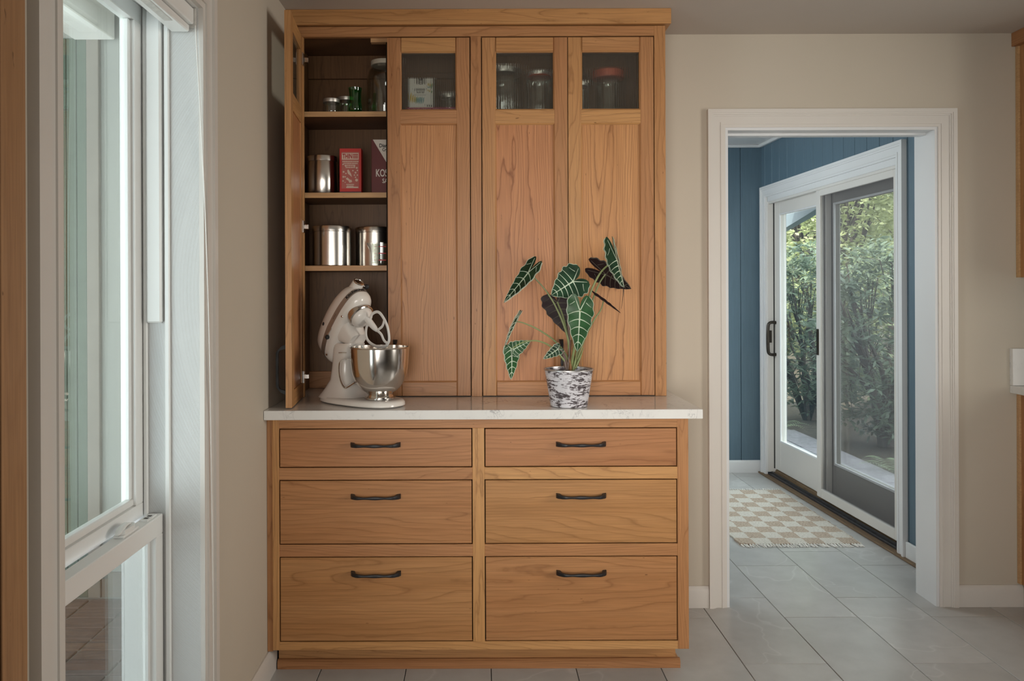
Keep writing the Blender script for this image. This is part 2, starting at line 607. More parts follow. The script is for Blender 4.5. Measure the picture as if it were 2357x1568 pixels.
def blue_plank():
    m, nt, out = new_mat('blue_panel_paint')
    b = principled(nt, out, (0.075, 0.165, 0.245), 0.45, 0, 0.45)
    tc = N(nt, 'TexCoord')
    oi = N(nt, 'ObjectInfo')
    mp = N(nt, 'Mapping')
    mp.inputs['Scale'].default_value = (60, 60, 5)
    ad = N(nt, 'VectorMath', operation='ADD')
    L(nt, tc.outputs['Object'], ad.inputs[0])
    L(nt, oi.outputs['Random'], ad.inputs[1])
    L(nt, ad.outputs[0], mp.inputs['Vector'])
    no = N(nt, 'TexNoise', Scale=1.0, Detail=3.0, Distortion=0.8)
    L(nt, mp.outputs[0], no.inputs['Vector'])
    r = ramp(nt, [(0.3, (0.092, 0.150, 0.197)), (0.7, (0.104, 0.168, 0.220))])
    L(nt, no.outputs['Fac'], r.inputs[0])
    L(nt, r.outputs[0], b.inputs['Base Color'])
    bp = N(nt, 'Bump', Strength=0.35, Distance=0.0015)
    L(nt, no.outputs['Fac'], bp.inputs['Height'])
    L(nt, bp.outputs[0], b.inputs['Normal'])
    return m
M['blue'] = blue_plank()
M['blue_gap'] = plain('blue_groove', (0.04, 0.085, 0.13), 0.6)
M['eave_blue'] = plain('eave_paint', (0.13, 0.17, 0.20), 0.6, var=0.05)
M['sage'] = plain('sage_siding', (0.085, 0.108, 0.082), 0.7, 0, 0.3, var=0.10, scale=9, bump=0.2, bscale=60)
M['beige_board'] = plain('beige_corner_board', (0.20, 0.177, 0.15), 0.7, 0, 0.3, var=0.06, scale=14)
M['pale_siding'] = plain('pale_siding', (0.30, 0.31, 0.285), 0.7, 0, 0.3, var=0.03, scale=4)
M['brick'] = plain('weathered_brick', (0.13, 0.093, 0.083), 0.85, 0, 0.3, var=0.30, scale=26, bump=0.5, bscale=120)
M['mortar'] = plain('pale_mortar', (0.215, 0.20, 0.188), 0.95, 0, 0.2, var=0.15, scale=60)
M['slate'] = plain('slate_paver', (0.27, 0.25, 0.27), 0.7, 0, 0.4, var=0.2, scale=22, bump=0.4, bscale=80)
M['soil'] = plain('garden_soil', (0.07, 0.056, 0.042), 0.95, 0, 0.2, var=0.35, scale=14, bump=0.6, bscale=50)
M['bark'] = plain('shrub_bark', (0.10, 0.08, 0.07), 0.9, 0, 0.2, var=0.3, scale=40, bump=0.5, bscale=90)

def leaf_mat(name, col, trans=0.35, var=0.3):
    m, nt, out = new_mat(name)
    b = nt.nodes.new('ShaderNodeBsdfPrincipled')
    b.inputs['Roughness'].default_value = 0.42
    t = N(nt, 'BsdfTranslucent')
    tc = N(nt, 'TexCoord')
    no = N(nt, 'TexNoise', Scale=5.0, Detail=3.0)
    L(nt, tc.outputs['Object'], no.inputs['Vector'])
    r = ramp(nt, [(0.3, tuple(c * (1 - var) for c in col)), (0.7, tuple(min(1, c * (1 + var)) for c in col))])
    L(nt, no.outputs['Fac'], r.inputs[0])
    L(nt, r.outputs[0], b.inputs['Base Color'])
    L(nt, r.outputs[0], t.inputs[0])
    mx = N(nt, 'MixShader')
    mx.inputs[0].default_value = trans
    L(nt, b.outputs[0], mx.inputs[1])
    L(nt, t.outputs[0], mx.inputs[2])
    L(nt, mx.outputs[0], out.inputs[0])
    return m
M['leaf_dark'] = leaf_mat('rhododendron_leaf', (0.20, 0.25, 0.175))
M['leaf_mid'] = leaf_mat('shrub_leaf', (0.30, 0.35, 0.20))
M['leaf_light'] = leaf_mat('sunlit_leaf', (0.52, 0.55, 0.32), 0.5)
M['leaf_pale'] = leaf_mat('pale_leaf', (0.62, 0.62, 0.42), 0.5)
M['fern'] = leaf_mat('fern_frond', (0.30, 0.38, 0.22), 0.4)

def rug_mat(nx, ny, sx, sy):
    m, nt, out = new_mat('checked_rug_weave')
    b = principled(nt, out, (0.6, 0.55, 0.48), 0.95, 0, 0.1)
    tc = N(nt, 'TexCoord')
    no = N(nt, 'TexNoise', Scale=60.0, Detail=2.0)
    L(nt, tc.outputs['Object'], no.inputs['Vector'])
    sub = N(nt, 'VectorMath', operation='SCALE')
    sub.inputs['Scale'].default_value = 0.012
    L(nt, no.outputs['Color'], sub.inputs[0])
    ad = N(nt, 'VectorMath', operation='ADD')
    L(nt, tc.outputs['Object'], ad.inputs[0])
    L(nt, sub.outputs[0], ad.inputs[1])
    sp = N(nt, 'SeparateXYZ')
    L(nt, ad.outputs[0], sp.inputs[0])
    fx = math_node(nt, 'FLOOR', math_node(nt, 'DIVIDE', sp.outputs[0], sx))
    fy = math_node(nt, 'FLOOR', math_node(nt, 'DIVIDE', sp.outputs[1], sy))
    md = math_node(nt, 'ABSOLUTE', math_node(nt, 'MODULO', math_node(nt, 'ADD', fx, fy), 2.0))
    mw = N(nt, 'Mapping')
    mw.inputs['Scale'].default_value = (90, 260, 1)
    L(nt, tc.outputs['Object'], mw.inputs['Vector'])
    nw = N(nt, 'TexNoise', Scale=1.0, Detail=2.0)
    L(nt, mw.outputs[0], nw.inputs['Vector'])
    rw = ramp(nt, [(0.3, (0.50, 0.45, 0.38)), (0.6, (0.72, 0.68, 0.61))])
    rt = ramp(nt, [(0.36, (0.33, 0.25, 0.19)), (0.6, (0.60, 0.49, 0.39))])
    L(nt, nw.outputs['Fac'], rw.inputs[0])
    L(nt, nw.outputs['Fac'], rt.inputs[0])
    L(nt, mixrgb(nt, rt.outputs[0], rw.outputs[0], md), b.inputs['Base Color'])
    bp = N(nt, 'Bump', Strength=0.8, Distance=0.003)
    L(nt, nw.outputs['Fac'], bp.inputs['Height'])
    L(nt, bp.outputs[0], b.inputs['Normal'])
    return m

def birch():
    m, nt, out = new_mat('birch_bark_print')
    b = principled(nt, out, (0.7, 0.68, 0.7), 0.35, 0.15, 0.5)
    tc = N(nt, 'TexCoord')
    mp = N(nt, 'Mapping')
    mp.inputs['Scale'].default_value = (62, 62, 210)
    L(nt, tc.outputs['Object'], mp.inputs['Vector'])
    no = N(nt, 'TexNoise', Scale=1.0, Detail=4.0, Roughness=0.65)
    L(nt, mp.outputs[0], no.inputs['Vector'])
    m2 = N(nt, 'Mapping')
    m2.inputs['Scale'].default_value = (17, 17, 46)
    L(nt, tc.outputs['Object'], m2.inputs['Vector'])
    n2 = N(nt, 'TexNoise', Scale=1.0, Detail=2.0)
    L(nt, m2.outputs[0], n2.inputs['Vector'])
    s = math_node(nt, 'ADD', math_node(nt, 'MULTIPLY', no.outputs['Fac'], 0.62), math_node(nt, 'MULTIPLY', n2.outputs['Fac'], 0.45))
    r = ramp(nt, [(0.0, (0.74, 0.73, 0.76)), (0.545, (0.66, 0.65, 0.69)), (0.575, (0.14, 0.12, 0.13)), (0.64, (0.055, 0.045, 0.05))])
    L(nt, s, r.inputs[0])
    L(nt, r.outputs[0], b.inputs['Base Color'])
    return m
M['birch'] = birch()
M['galv'] = plain('galvanised_rim', (0.55, 0.54, 0.54), 0.3, 0.8, 0.5, var=0.05, scale=40)
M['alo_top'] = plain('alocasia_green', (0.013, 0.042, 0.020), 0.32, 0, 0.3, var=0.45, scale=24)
M['alo_top_lit'] = plain('alocasia_lit_green', (0.020, 0.072, 0.024), 0.36, 0, 0.25, var=0.4, scale=24)  # leaf green brightened, light put into the colour of some leaves
M['alo_back'] = plain('alocasia_purple_back', (0.022, 0.012, 0.013), 0.5, 0, 0.2, var=0.3, scale=24)
M['alo_vein'] = plain('alocasia_pale_vein', (0.50, 0.58, 0.45), 0.4, 0, 0.4, var=0.1, scale=24)
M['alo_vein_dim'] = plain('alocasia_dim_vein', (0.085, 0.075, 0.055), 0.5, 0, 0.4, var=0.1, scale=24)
M['petiole'] = plain('petiole_green', (0.22, 0.26, 0.11), 0.4, 0, 0.4, var=0.25, scale=12)
M['petiole_purple'] = plain('petiole_mauve', (0.17, 0.12, 0.10), 0.45, 0, 0.4, var=0.25, scale=12)
M['fibre'] = plain('dry_sheath', (0.27, 0.14, 0.065), 0.8, 0, 0.2, var=0.4, scale=50)
M['potting'] = plain('potting_soil', (0.035, 0.027, 0.022), 0.95, 0, 0.2, var=0.4, scale=80)
M['red_box'] = plain('red_card', (0.50, 0.035, 0.030), 0.5, 0, 0.4, var=0.03)
M['navy'] = plain('navy_card', (0.02, 0.025, 0.055), 0.5, 0, 0.4)
M['cream_print'] = plain('cream_print', (0.60, 0.46, 0.38), 0.6, 0, 0.3, var=0.03)
M['pink_print'] = plain('pink_print', (0.42, 0.13, 0.11), 0.6, 0, 0.3, var=0.05)
M['red_print'] = plain('red_print', (0.36, 0.03, 0.03), 0.6, 0, 0.3)
M['maroon'] = plain('maroon_card', (0.13, 0.022, 0.022), 0.5, 0, 0.4, var=0.1)
M['white_print'] = plain('white_print', (0.72, 0.68, 0.62), 0.6, 0, 0.3, var=0.02)
M['black_print'] = plain('black_print', (0.02, 0.02, 0.022), 0.6, 0, 0.3)
M['card_white'] = plain('white_card', (0.78, 0.75, 0.70), 0.5, 0, 0.4, var=0.02)
M['magenta'] = plain('magenta_cover', (0.42, 0.05, 0.12), 0.5, 0, 0.4, var=0.05)
M['yellow_print'] = plain('yellow_print', (0.62, 0.42, 0.06), 0.6)
M['teal_print'] = plain('teal_print', (0.10, 0.27, 0.30), 0.6)
M['green_print'] = plain('green_print', (0.16, 0.28, 0.10), 0.6)
M['orange_lid'] = plain('orange_lid', (0.55, 0.10, 0.045), 0.45, 0, 0.4, var=0.05)
M['red_mark'] = plain('red_measure_mark', (0.50, 0.04, 0.05), 0.5)
M['header_label'] = plain('printed_label', (0.62, 0.60, 0.56), 0.6, 0, 0.3, var=0.12, scale=60)

# ================================================================== SETTING
XL, YB, ZC = -0.725, 3.345, 2.375        # left wall face, back wall face, ceiling
def multi_box(name, boxes, mat, parent=None, **kw):
    bm = bmesh.new()
    for (xr, yr, zr) in boxes:
        add_box(bm, ((xr[0] + xr[1]) / 2, (yr[0] + yr[1]) / 2, (zr[0] + zr[1]) / 2), (xr[1] - xr[0], yr[1] - yr[0], zr[1] - zr[0]))
    return put(bm_mesh(bm, name), name, mat, parent, **kw)

S = dict(kind='structure')
WIN = (1.385, 2.09, 0.22, 2.05)          # window opening: depth from, to, sill, head
DOOR = (1.02, 1.90, 1.987)               # doorway: left, right, head
tag(multi_box('wall_left', [((-0.93, XL), (-2.7, WIN[0]), (0, ZC)), ((-0.93, XL), (WIN[1], YB + 0.15), (0, ZC)),
                            ((-0.93, XL), (WIN[0], WIN[1]), (0, WIN[2])), ((-0.93, XL), (WIN[0], WIN[1]), (WIN[3], ZC))], M['wall']),
    'beige painted wall with the tall window', **S)
tag(multi_box('wall_back', [((XL, DOOR[0]), (YB, YB + 0.15), (0, ZC)), ((DOOR[1], 3.4), (YB, YB + 0.15), (0, ZC)),
                            ((DOOR[0], DOOR[1]), (YB, YB + 0.15), (DOOR[2], ZC))], M['wall']),
    'beige painted wall with the cased doorway', **S)
tag(multi_box('wall_right', [((3.4, 3.5), (-2.7, YB + 0.15), (0, ZC))], M['wall']), 'beige wall beyond the right cabinets', **S)
tag(multi_box('wall_front', [((-0.93, 3.5), (-2.8, -2.7), (0, ZC))], M['wall']), 'beige wall behind the viewer', **S)
tag(multi_box('ceiling', [((-0.93, 3.5), (-2.8, YB + 0.15), (ZC, ZC + 0.08))], M['ceiling']), 'flat painted ceiling of the kitchen', **S)

# ---- tiled floor
floor = tag(multi_box('floor', [((-0.93, 3.5), (-2.8, YB + 0.15), (-0.10, -0.004)), ((0.2, 2.3), (YB + 0.15, 5.95), (-0.10, -0.004))], M['grout']),
            'floor of large grey stone tiles in a staggered pattern', **S)
TP, TLn, G = 0.2955, 0.607, 0.0032
cache = {}
def tile_piece(x0, x1, y0, y1):
    if x1 - x0 < 0.02 or y1 - y0 < 0.02:
        return
    key = (round(x1 - x0, 4), round(y1 - y0, 4))
    if key not in cache:
        bm = bmesh.new()
        add_box(bm, (0, 0, -0.004), (key[0] - G, key[1] - G, 0.008))
        top = [e for e in bm.edges if all(v.co.z > -0.001 for v in e.verts)]
        bmesh.ops.bevel(bm, geom=top, offset=0.0009, segments=1, affect='EDGES')
        cache[key] = bm_mesh(bm, 'tile')
    put(cache[key], 'tile', M['tile'], floor, ((x0 + x1) / 2, (y0 + y1) / 2, 0.0))
for k in range(-6, 9):
    x0 = 0.923 + TP * k
    x1 = x0 + TP
    base = 3.44 if k % 2 == 0 else 3.235
    for j in range(-8, 5):
        y0 = base + TLn * j
        y1 = y0 + TLn
        if y1 < -1.3 or y0 > 5.8:
            continue
        if y0 < YB + 0.07:
            xa, xb = max(x0, XL), min(x1, 3.4)
            if y1 > YB and (xb < DOOR[0] or xa > DOOR[1]):
                tile_piece(xa, xb, y0, YB + 0.005)
            else:
                tile_piece(xa, xb, y0, y1)
        else:
            tile_piece(max(x0, 0.3), min(x1, 2.12), y0, min(y1, 5.8))

# ---- trim: nested mitred strips around an opening
def casing(name, u0, u1, z0, z1, strips, wall, sgn, axis, mat, parent=None, bottom=False, local=False):
    """strips: (inner offset, outer offset, thickness). axis 'y': on a wall of constant y, else constant x."""
    V = []; F = []
    for (a, b, t) in strips:
        if bottom:
            rings = [[(u0 - b, z0 - b), (u1 + b, z0 - b), (u1 + b, z1 + b), (u0 - b, z1 + b)],
                     [(u0 - a, z0 - a), (u1 + a, z0 - a), (u1 + a, z1 + a), (u0 - a, z1 + a)]]
            quads = []
            for i in range(4):
                j = (i + 1) % 4
                quads.append([rings[0][i], rings[0][j], rings[1][j], rings[1][i]])
        else:
            quads = [[(u0 - b, z0), (u0 - a, z0), (u0 - a, z1 + a), (u0 - b, z1 + b)],
                     [(u0 - b, z1 + b), (u0 - a, z1 + a), (u1 + a, z1 + a), (u1 + b, z1 + b)],
                     [(u1 + a, z0), (u1 + b, z0), (u1 + b, z1 + b), (u1 + a, z1 + a)]]
        for q in quads:
            v, f = prism_data(q, 0.0, t)
            o = len(V)
            for (u, z, w) in v:
                V.append((u, wall + sgn * w, z) if axis == 'y' else (wall + sgn * w, u, z))
            F += [tuple(i + o for i in ff) for ff in f]
    me = bpy.data.meshes.new(name)
    me.from_pydata(V, [], F)
    me.update()
    bm = bmesh.new(); bm.from_mesh(me); bpy.data.meshes.remove(me)
    return put(bm_mesh(bm, name), name, mat, parent, local=local)

CAS = [(0.0, 0.012, 0.011), (0.012, 0.020, 0.014), (0.020, 0.046, 0.011), (0.046, 0.052, 0.015), (0.052, 0.058, 0.019), (0.058, 0.074, 0.022)]
tag(casing('trim_1', DOOR[0], DOOR[1], 0, DOOR[2], CAS, YB, -1, 'y', M['white']), 'white moulded casing around the doorway', **S)
tag(casing('trim_2', DOOR[0], DOOR[1], 0, DOOR[2], CAS, YB + 0.15, 1, 'y', M['white']), 'white casing on the far side of the doorway', **S)
tag(multi_box('trim_3', [((DOOR[0] + 0.0001, DOOR[0] + 0.012), (YB - 0.006, YB + 0.15), (0, DOOR[2] - 0.0001)), ((DOOR[1] - 0.012, DOOR[1] - 0.0001), (YB - 0.006, YB + 0.15), (0, DOOR[2] - 0.0001)),
                         ((DOOR[0] + 0.0121, DOOR[1] - 0.0121), (YB - 0.006, YB + 0.15), (DOOR[2] - 0.012, DOOR[2] - 0.0001)),
                         ((DOOR[0] + 0.012, DOOR[1] - 0.012), (YB + 0.06, YB + 0.10), (DOOR[2] - 0.022, DOOR[2] - 0.012))], M['cool_white']),
    'white flat jamb lining the doorway', **S)

def baseboard(name, p0, p1, nrm, h=0.088, t=0.014, mat=None, label=None, parent=None):
    p0, p1, nrm = Vector((*p0, 0)), Vector((*p1, 0)), Vector((*nrm, 0))
    prof = [(0, 0), (t, 0), (t, h - 0.018), (t * 0.75, h - 0.008), (t * 0.35, h), (0, h)]
    v = []; n = len(prof)
    for p in (p0, p1):
        for (a, z) in prof:
            v.append(p + nrm * a + Vector((0, 0, z)))
    f = [tuple(range(n)), tuple(range(n, 2 * n))[::-1]] + [(i, i + n, (i + 1) % n + n, (i + 1) % n) for i in range(n)]
    return tag(pydata(name, v, f, mat or M['white'], parent, smooth=25), label, **S)
baseboard('baseboard_left', (XL, 1.2125), (XL, 2.82), (1, 0), label='white baseboard under the tall window')
baseboard('baseboard_back', (0.70, YB), (DOOR[0] - 0.075, YB), (0, -1), label='white baseboard between base cabinet and doorway')
baseboard('baseboard_back_right', (DOOR[1] + 0.075, YB), (2.245, YB), (0, -1), label='white baseboard between doorway and right cabinet')

# ------------------------------------------------------------------ tall window
W1 = empty('window_1', (-0.82, 1.74, WIN[2]), label='tall white double-hung window with screen and sash lock', kind='structure')
yn, yf, zs, zh = WIN
casing('casing', yn, yf, zs, zh, [(0.0, 0.016, 0.012), (0.016, 0.028, 0.017), (0.028, 0.066, 0.013), (0.066, 0.09, 0.020)], XL, 1, 'x', M['white'], W1, bottom=True, local=False)
multi_box('jamb', [((-0.93, XL), (yf, yf + 0.012), (zs, zh)), ((-0.93, XL), (yn - 0.012, yn), (zs, zh)),
                   ((-0.93, XL), (yn, yf), (zh, zh + 0.012)), ((-0.93, XL), (yn, yf), (zs - 0.012, zs))], M['vinyl'], W1, loc=(0, 0, 0))
def wbox(name, xr, yr, zr, mat='vinyl', bev=0.002, parent=W1):
    return box(name, xr, yr, zr, M[mat], parent, bev)
for o in W1.children:
    o.location = -Vector(W1.location)
# stops and side tracks on both jambs
for (y0, y1) in ((yf - 0.010, yf), (yn, yn + 0.010)):
    wbox('stop', (-0.812, -0.800), (y0, y1), (zs, zh))
    wbox('track', (-0.868, -0.858), (y0, y1), (zs, zh))
wbox('jamb_liner', (-0.856, -0.818), (yf - 0.018, yf), (1.235, zh), bev=0.004)
wbox('jamb_liner', (-0.856, -0.818), (yn, yn + 0.018), (1.235, zh), bev=0.004)
# lower sash
ls = wbox('lower_sash_top_rail', (-0.856, -0.820), (yn, yf - 0.003), (0.692, 0.742))
wbox('lower_sash_bottom_rail', (-0.856, -0.820), (yn, yf - 0.003), (zs, zs + 0.07))
wbox('lower_sash_stile', (-0.856, -0.820), (yf - 0.048, yf - 0.003), (zs + 0.07, 0.692))
wbox('lower_sash_stile', (-0.856, -0.820), (yn, yn + 0.045), (zs + 0.07, 0.692))
wbox('glazing_bead', (-0.846, -0.836), (yf - 0.060, yf - 0.048), (zs + 0.07, 0.692), bev=0.001)
wbox('glazing_bead', (-0.846, -0.836), (yn + 0.045, yn + 0.055), (zs + 0.07, 0.692), bev=0.001)
wbox('glass_pane', (-0.843, -0.839), (yn + 0.05, yf - 0.052), (zs + 0.07, 0.692), 'pane', bev=0)
# upper sash
wbox('upper_sash_bottom_rail', (-0.905, -0.870), (yn, yf - 0.003), (0.735, 0.772))
wbox('upper_sash_bottom_rail', (-0.899, -0.878), (yn, yf - 0.03), (0.772, 0.790), bev=0.003)
wbox('upper_sash_top_rail', (-0.905, -0.870), (yn, yf - 0.003), (zh - 0.045, zh))
wbox('upper_sash_stile', (-0.905, -0.870), (yf - 0.048, yf - 0.003), (0.772, zh - 0.045))
wbox('upper_sash_stile', (-0.905, -0.870), (yn, yn + 0.045), (0.772, zh - 0.045))
wbox('glazing_bead', (-0.899, -0.880), (yf - 0.062, yf - 0.048), (0.79, zh - 0.045), bev=0.003)
wbox('glass_pane', (-0.891, -0.887), (yn + 0.04, yf - 0.055), (0.785, zh - 0.04), 'pane', bev=0)
wbox('insect_screen', (-0.9235, -0.9225), (yn, yf), (zs, 0.76), 'screen', bev=0)
# sash lock: base, cam and lever
lock = wbox('sash_lock', (-0.852, -0.826), (1.870, 1.955), (0.7415, 0.748), bev=0.003)
v, f = prism_data([(-0.036, -0.010), (-0.028, 0.009), (0.012, 0.012), (0.036, 0.004), (0.040, -0.004), (0.010, -0.011)], 0.0, 0.010)
pydata('lock_lever', [(b, a, c) for (a, b, c) in v], f, M['vinyl'], lock, (-0.838, 1.912, 0.748), smooth=30)
tube('lock_cam', [(0, -0.045, 0.004), (0, -0.036, 0.008), (0, -0.020, 0.014), (0, 0.004, 0.017), (0, 0.026, 0.013)], [0.003, 0.006, 0.007, 0.006, 0.003], M['vinyl'], lock, loc=(-0.842, 1.912, 0.746), flat=(1.3, 0.7))
tl = wbox('tilt_latch', (-0.850, -0.828), (2.008, 2.068), (0.7415, 0.7455), bev=0.001)
wbox('latch_slot', (-0.844, -0.834), (2.022, 2.032), (0.7453, 0.7462), 'track', bev=0, parent=tl)
wbox('latch_slot', (-0.844, -0.834), (2.042, 2.052), (0.7453, 0.7462), 'track', bev=0, parent=tl)

# ---- raised blind on the window head
bl = empty('window_blind', (-0.765, 1.74, 2.0), label='raised white blind with headrail at the top of the tall window', category='blind')
box('headrail', (-0.800, -0.735), (yn + 0.01, yf - 0.006), (2.005, 2.048), M['vinyl'], bl, 0.003)
box('end_bracket', (-0.803, -0.730), (yf - 0.0055, yf - 0.001), (1.998, 2.049), M['header_label'], bl, 0.001)
box('bottom_rail', (-0.792, -0.745), (yn + 0.012, yf - 0.010), (1.985, 2.004), M['vinyl'], bl, 0.003)
box('label_print', (-0.775, -0.755), (1.85, 1.99), (1.9842, 1.9849), M['header_label'], bl, 0)
tube('pull_cord', [(-0.728, 2.075, 2.0), (-0.712, 2.088, 1.6), (-0.704, 2.100, 1.2), (-0.703, 2.112, 0.8), (-0.703, 2.120, 0.45), (-0.704, 2.124, 0.15)], 0.0016, M['cord_white'], bl, n=6)

# ------------------------------------------------------------------ place outside the tall window
sw = tag(multi_box('wall_porch', [((-4.2, -0.93), (3.62, 3.72), (-0.15, 2.6))], M['pale_siding']), 'pale porch wall seen through the tall window', **S)
for k in range(14):
    x1 = -1.752 - 0.046 * k
    box('plank', (x1 - 0.0435, x1), (3.603, 3.6195), (-0.05, 2.45), M['sage'], sw, 0.002)
box('corner_board', (-1.75, -1.695), (3.596, 3.6195), (-0.05, 2.45), M['beige_board'], sw, 0.002)
box('base_board', (-1.694, -0.932), (3.604, 3.6195), (-0.05, 0.06), M['beige_board'], sw, 0.002)
tag(multi_box('porch_roof', [((-4.2, -0.931), (-1.0, 3.8), (2.58, 2.66))], M['pale_siding']), 'pale porch roof over the brick patio, widened for shade', **S)  # widened beyond the beam to shade the porch wall and patio
tag(box('porch_beam', (-1.80, -1.62), (1.2, 3.595), (2.44, 2.579), M['vinyl'], None, 0.004), 'white porch beam above the sage siding', 'beam')
pt = tag(multi_box('patio', [((-4.2, -0.931), (-1.0, 3.62), (-0.15, -0.062))], M['mortar']), 'weathered brick patio outside the tall window', **S)
bm = bmesh.new(); add_box(bm, (0, 0, -0.006), (0.192, 0.092, 0.016)); bmesh.ops.bevel(bm, geom=bm.edges[:], offset=0.003, segments=1, affect='EDGES'); brick_me = bm_mesh(bm, 'brick')
random.seed(5)
for i in range(8):
    for j in range(17):
        put(brick_me, 'brick', M['brick'], pt, (-1.035 - 0.201 * i, 3.545 - 0.101 * j, -0.058 + random.uniform(-0.0015, 0.0015)), (0, 0, random.uniform(-0.01, 0.01)))

# ------------------------------------------------------------------ blue entry room
EZ, EYB = 2.36, 5.81
eb = tag(multi_box('wall_entry_back', [((0.2, 2.12), (EYB + 0.012, EYB + 0.11), (0, EZ + 0.05))], M['blue_gap']), 'blue board wall at the back of the entry', **S)
xs = [2.045, 1.885, 1.69, 1.495, 1.30, 1.105, 0.91, 0.715, 0.52, 0.325]
for a, b in zip(xs[1:], xs[:-1]):
    box('plank', (a + 0.0015, b - 0.0015), (EYB, EYB + 0.0125), (0.085, EZ), M['blue'], eb, 0.0022)
tag(multi_box('wall_entry_left', [((0.2, 0.3), (YB + 0.15, EYB + 0.1), (0, EZ + 0.05))], M['wall']), 'entry wall hidden left of the doorway', **S)
tag(multi_box('ceiling_entry', [((0.2, 2.2), (YB + 0.15, EYB + 0.1), (EZ, EZ + 0.08))], M['cool_white']), 'white ceiling of the blue entry', **S)
baseboard('baseboard_entry_back', (0.3, EYB), (2.04, EYB), (0, -1), mat=M['cool_white'], label='white baseboard under the blue boards at the back')

# door wall of the entry runs a degree and a half off square
DW = empty('wall_entry_right', (2.093, 3.495, 0), (0, 0, R(1.45)), label='blue grooved board wall around the sliding glass door', kind='structure')
s0, s1, dtop = 0.43, 2.285, 2.045       # outer edges of the door casing along the wall
def dbox(name, xr, sr, zr, mat, parent=DW, bev=0.0015):
    return box(name, xr, sr, zr, M[mat], parent, bev, local=True)
def dmulti(name, boxes, mat, parent=DW):
    return multi_box(name, boxes, M[mat], parent, local=True)
dmulti('backing', [((0.010, 0.14), (0.0, s0 + 0.07), (0, EZ + 0.05)), ((0.010, 0.14), (s1 - 0.07, 2.42), (0, EZ + 0.05)), ((0.010, 0.14), (s0, s1), (1.96, EZ + 0.05))], 'blue_gap')
s = 0.03
edges = []
while s < 2.35:
    edges.append(s); s += 0.1305
for a in edges:
    b = min(a + 0.1305, 2.316)
    if b - a < 0.02: continue
    low = 0.085 if (b <= s0 + 0.02 or a >= s1 - 0.02) else None
    if low is None and a < s0:
        dbox('plank', (0, 0.012), (a + 0.0018, s0 + 0.01), (0.085, dtop - 0.02), 'blue', bev=0.0022)
    if low is None and b > s1:
        dbox('plank', (0, 0.012), (s1 - 0.01, b - 0.0018), (0.085, dtop - 0.02), 'blue', bev=0.0022)
    dbox('plank', (0, 0.012), (a + 0.0018, b - 0.0018), (low if low else dtop - 0.02, EZ), 'blue', bev=0.0022)
dbox('baseboard', (-0.014, 0.0), (0.005, s0 + 0.001), (0.0, 0.088), 'cool_white', bev=0.004)
dbox('crown_strip', (-0.03, 0.0), (0.0, 2.30), (EZ - 0.022, EZ), 'cool_white', bev=0.006)
box('crown_strip', (0.3, 2.03), (EYB - 0.03, EYB - 0.0005), (EZ - 0.022, EZ), M['cool_white'], eb, 0.006)

# ------------------------------------------------------------------ sliding patio door
SD = empty('door_2', (2.093, 3.495, 0), (0, 0, R(1.45)), label='white sliding glass patio door with dark handles and worn sill', kind='structure')
def sbox(name, xr, sr, zr, mat='door_white', parent=SD, bev=0.002):
    return box(name, xr, sr, zr, M[mat], parent, bev, local=True)
ci0, ci1, cz = s0 + 0.075, s1 - 0.075, dtop - 0.075
casing('casing', ci0, ci1, 0, cz, [(0.0, 0.012, 0.014), (0.012, 0.022, 0.018), (0.022, 0.050, 0.015), (0.050, 0.060, 0.021), (0.060, 0.075, 0.026)], 0.0, -1, 'x', M['cool_white'], SD, local=True)
sbox('frame_jamb', (-0.002, 0.13), (ci0 - 0.003, ci0 + 0.016), (0.03, cz), bev=0.001)
sbox('frame_jamb', (-0.002, 0.13), (ci1 - 0.016, ci1 + 0.003), (0.03, cz), bev=0.001)
sbox('frame_head', (-0.002, 0.13), (ci0, ci1), (cz - 0.035, cz + 0.003), 'cool_white', bev=0.001)
sbox('head_track', (0.004, 0.026), (ci0, ci1), (cz - 0.05, cz - 0.034), 'door_white', bev=0.001)
P1 = cz - 0.037
# near panel: pale frame with the taupe sash behind it
n0, n1 = ci0 + 0.012, 1.455
def panel_frame(pre, xr, a, b, z0, z1, wst, wtop, wbot, mat):
    sbox(pre + '_stile', xr, (a, a + wst), (z0, z1), mat)
    sbox(pre + '_stile', xr, (b - wst, b), (z0, z1), mat)
    sbox(pre + '_top_rail', xr, (a + wst, b - wst), (z1 - wtop, z1), mat)
    sbox(pre + '_bottom_rail', xr, (a + wst, b - wst), (z0, z0 + wbot), mat)
panel_frame('screen', (0.012, 0.034), n0, n1, 0.05, P1, 0.056, 0.05, 0.055, 'door_white')
panel_frame('taupe', (0.085, 0.118), n0, n1 + 0.02, 0.06, P1, 0.115, 0.105, 0.205, 'taupe')
panel_frame('molding', (0.078, 0.088), n0 + 0.105, n1 - 0.085, 0.255, P1 - 0.095, 0.014, 0.012, 0.014, 'cool_white')
sbox('glass_pane', (0.100, 0.104), (n0 + 0.11, n1 - 0.085), (0.26, P1 - 0.10), 'pane', bev=0)
sbox('insect_screen', (0.0225, 0.0232), (n0 + 0.05, n1 - 0.05), (0.10, P1 - 0.05), 'screen', bev=0)
# far panel
f0, f1 = 1.395, ci1 - 0.018
panel_frame('active', (0.045, 0.080), f0, f1, 0.055, P1 - 0.004, 0.098, 0.092, 0.205, 'door_white')
panel_frame('bead', (0.041, 0.050), f0 + 0.092, f1 - 0.092, 0.255, P1 - 0.09, 0.012, 0.012, 0.014, 'cool_white')
sbox('glass_pane', (0.060, 0.064), (f0 + 0.09, f1 - 0.09), (0.255, P1 - 0.09), 'pane', bev=0)
sbox('weather_seal', (0.038, 0.046), (f1 - 0.001, f1 + 0.006), (0.055, P1), 'black_rubber', bev=0)
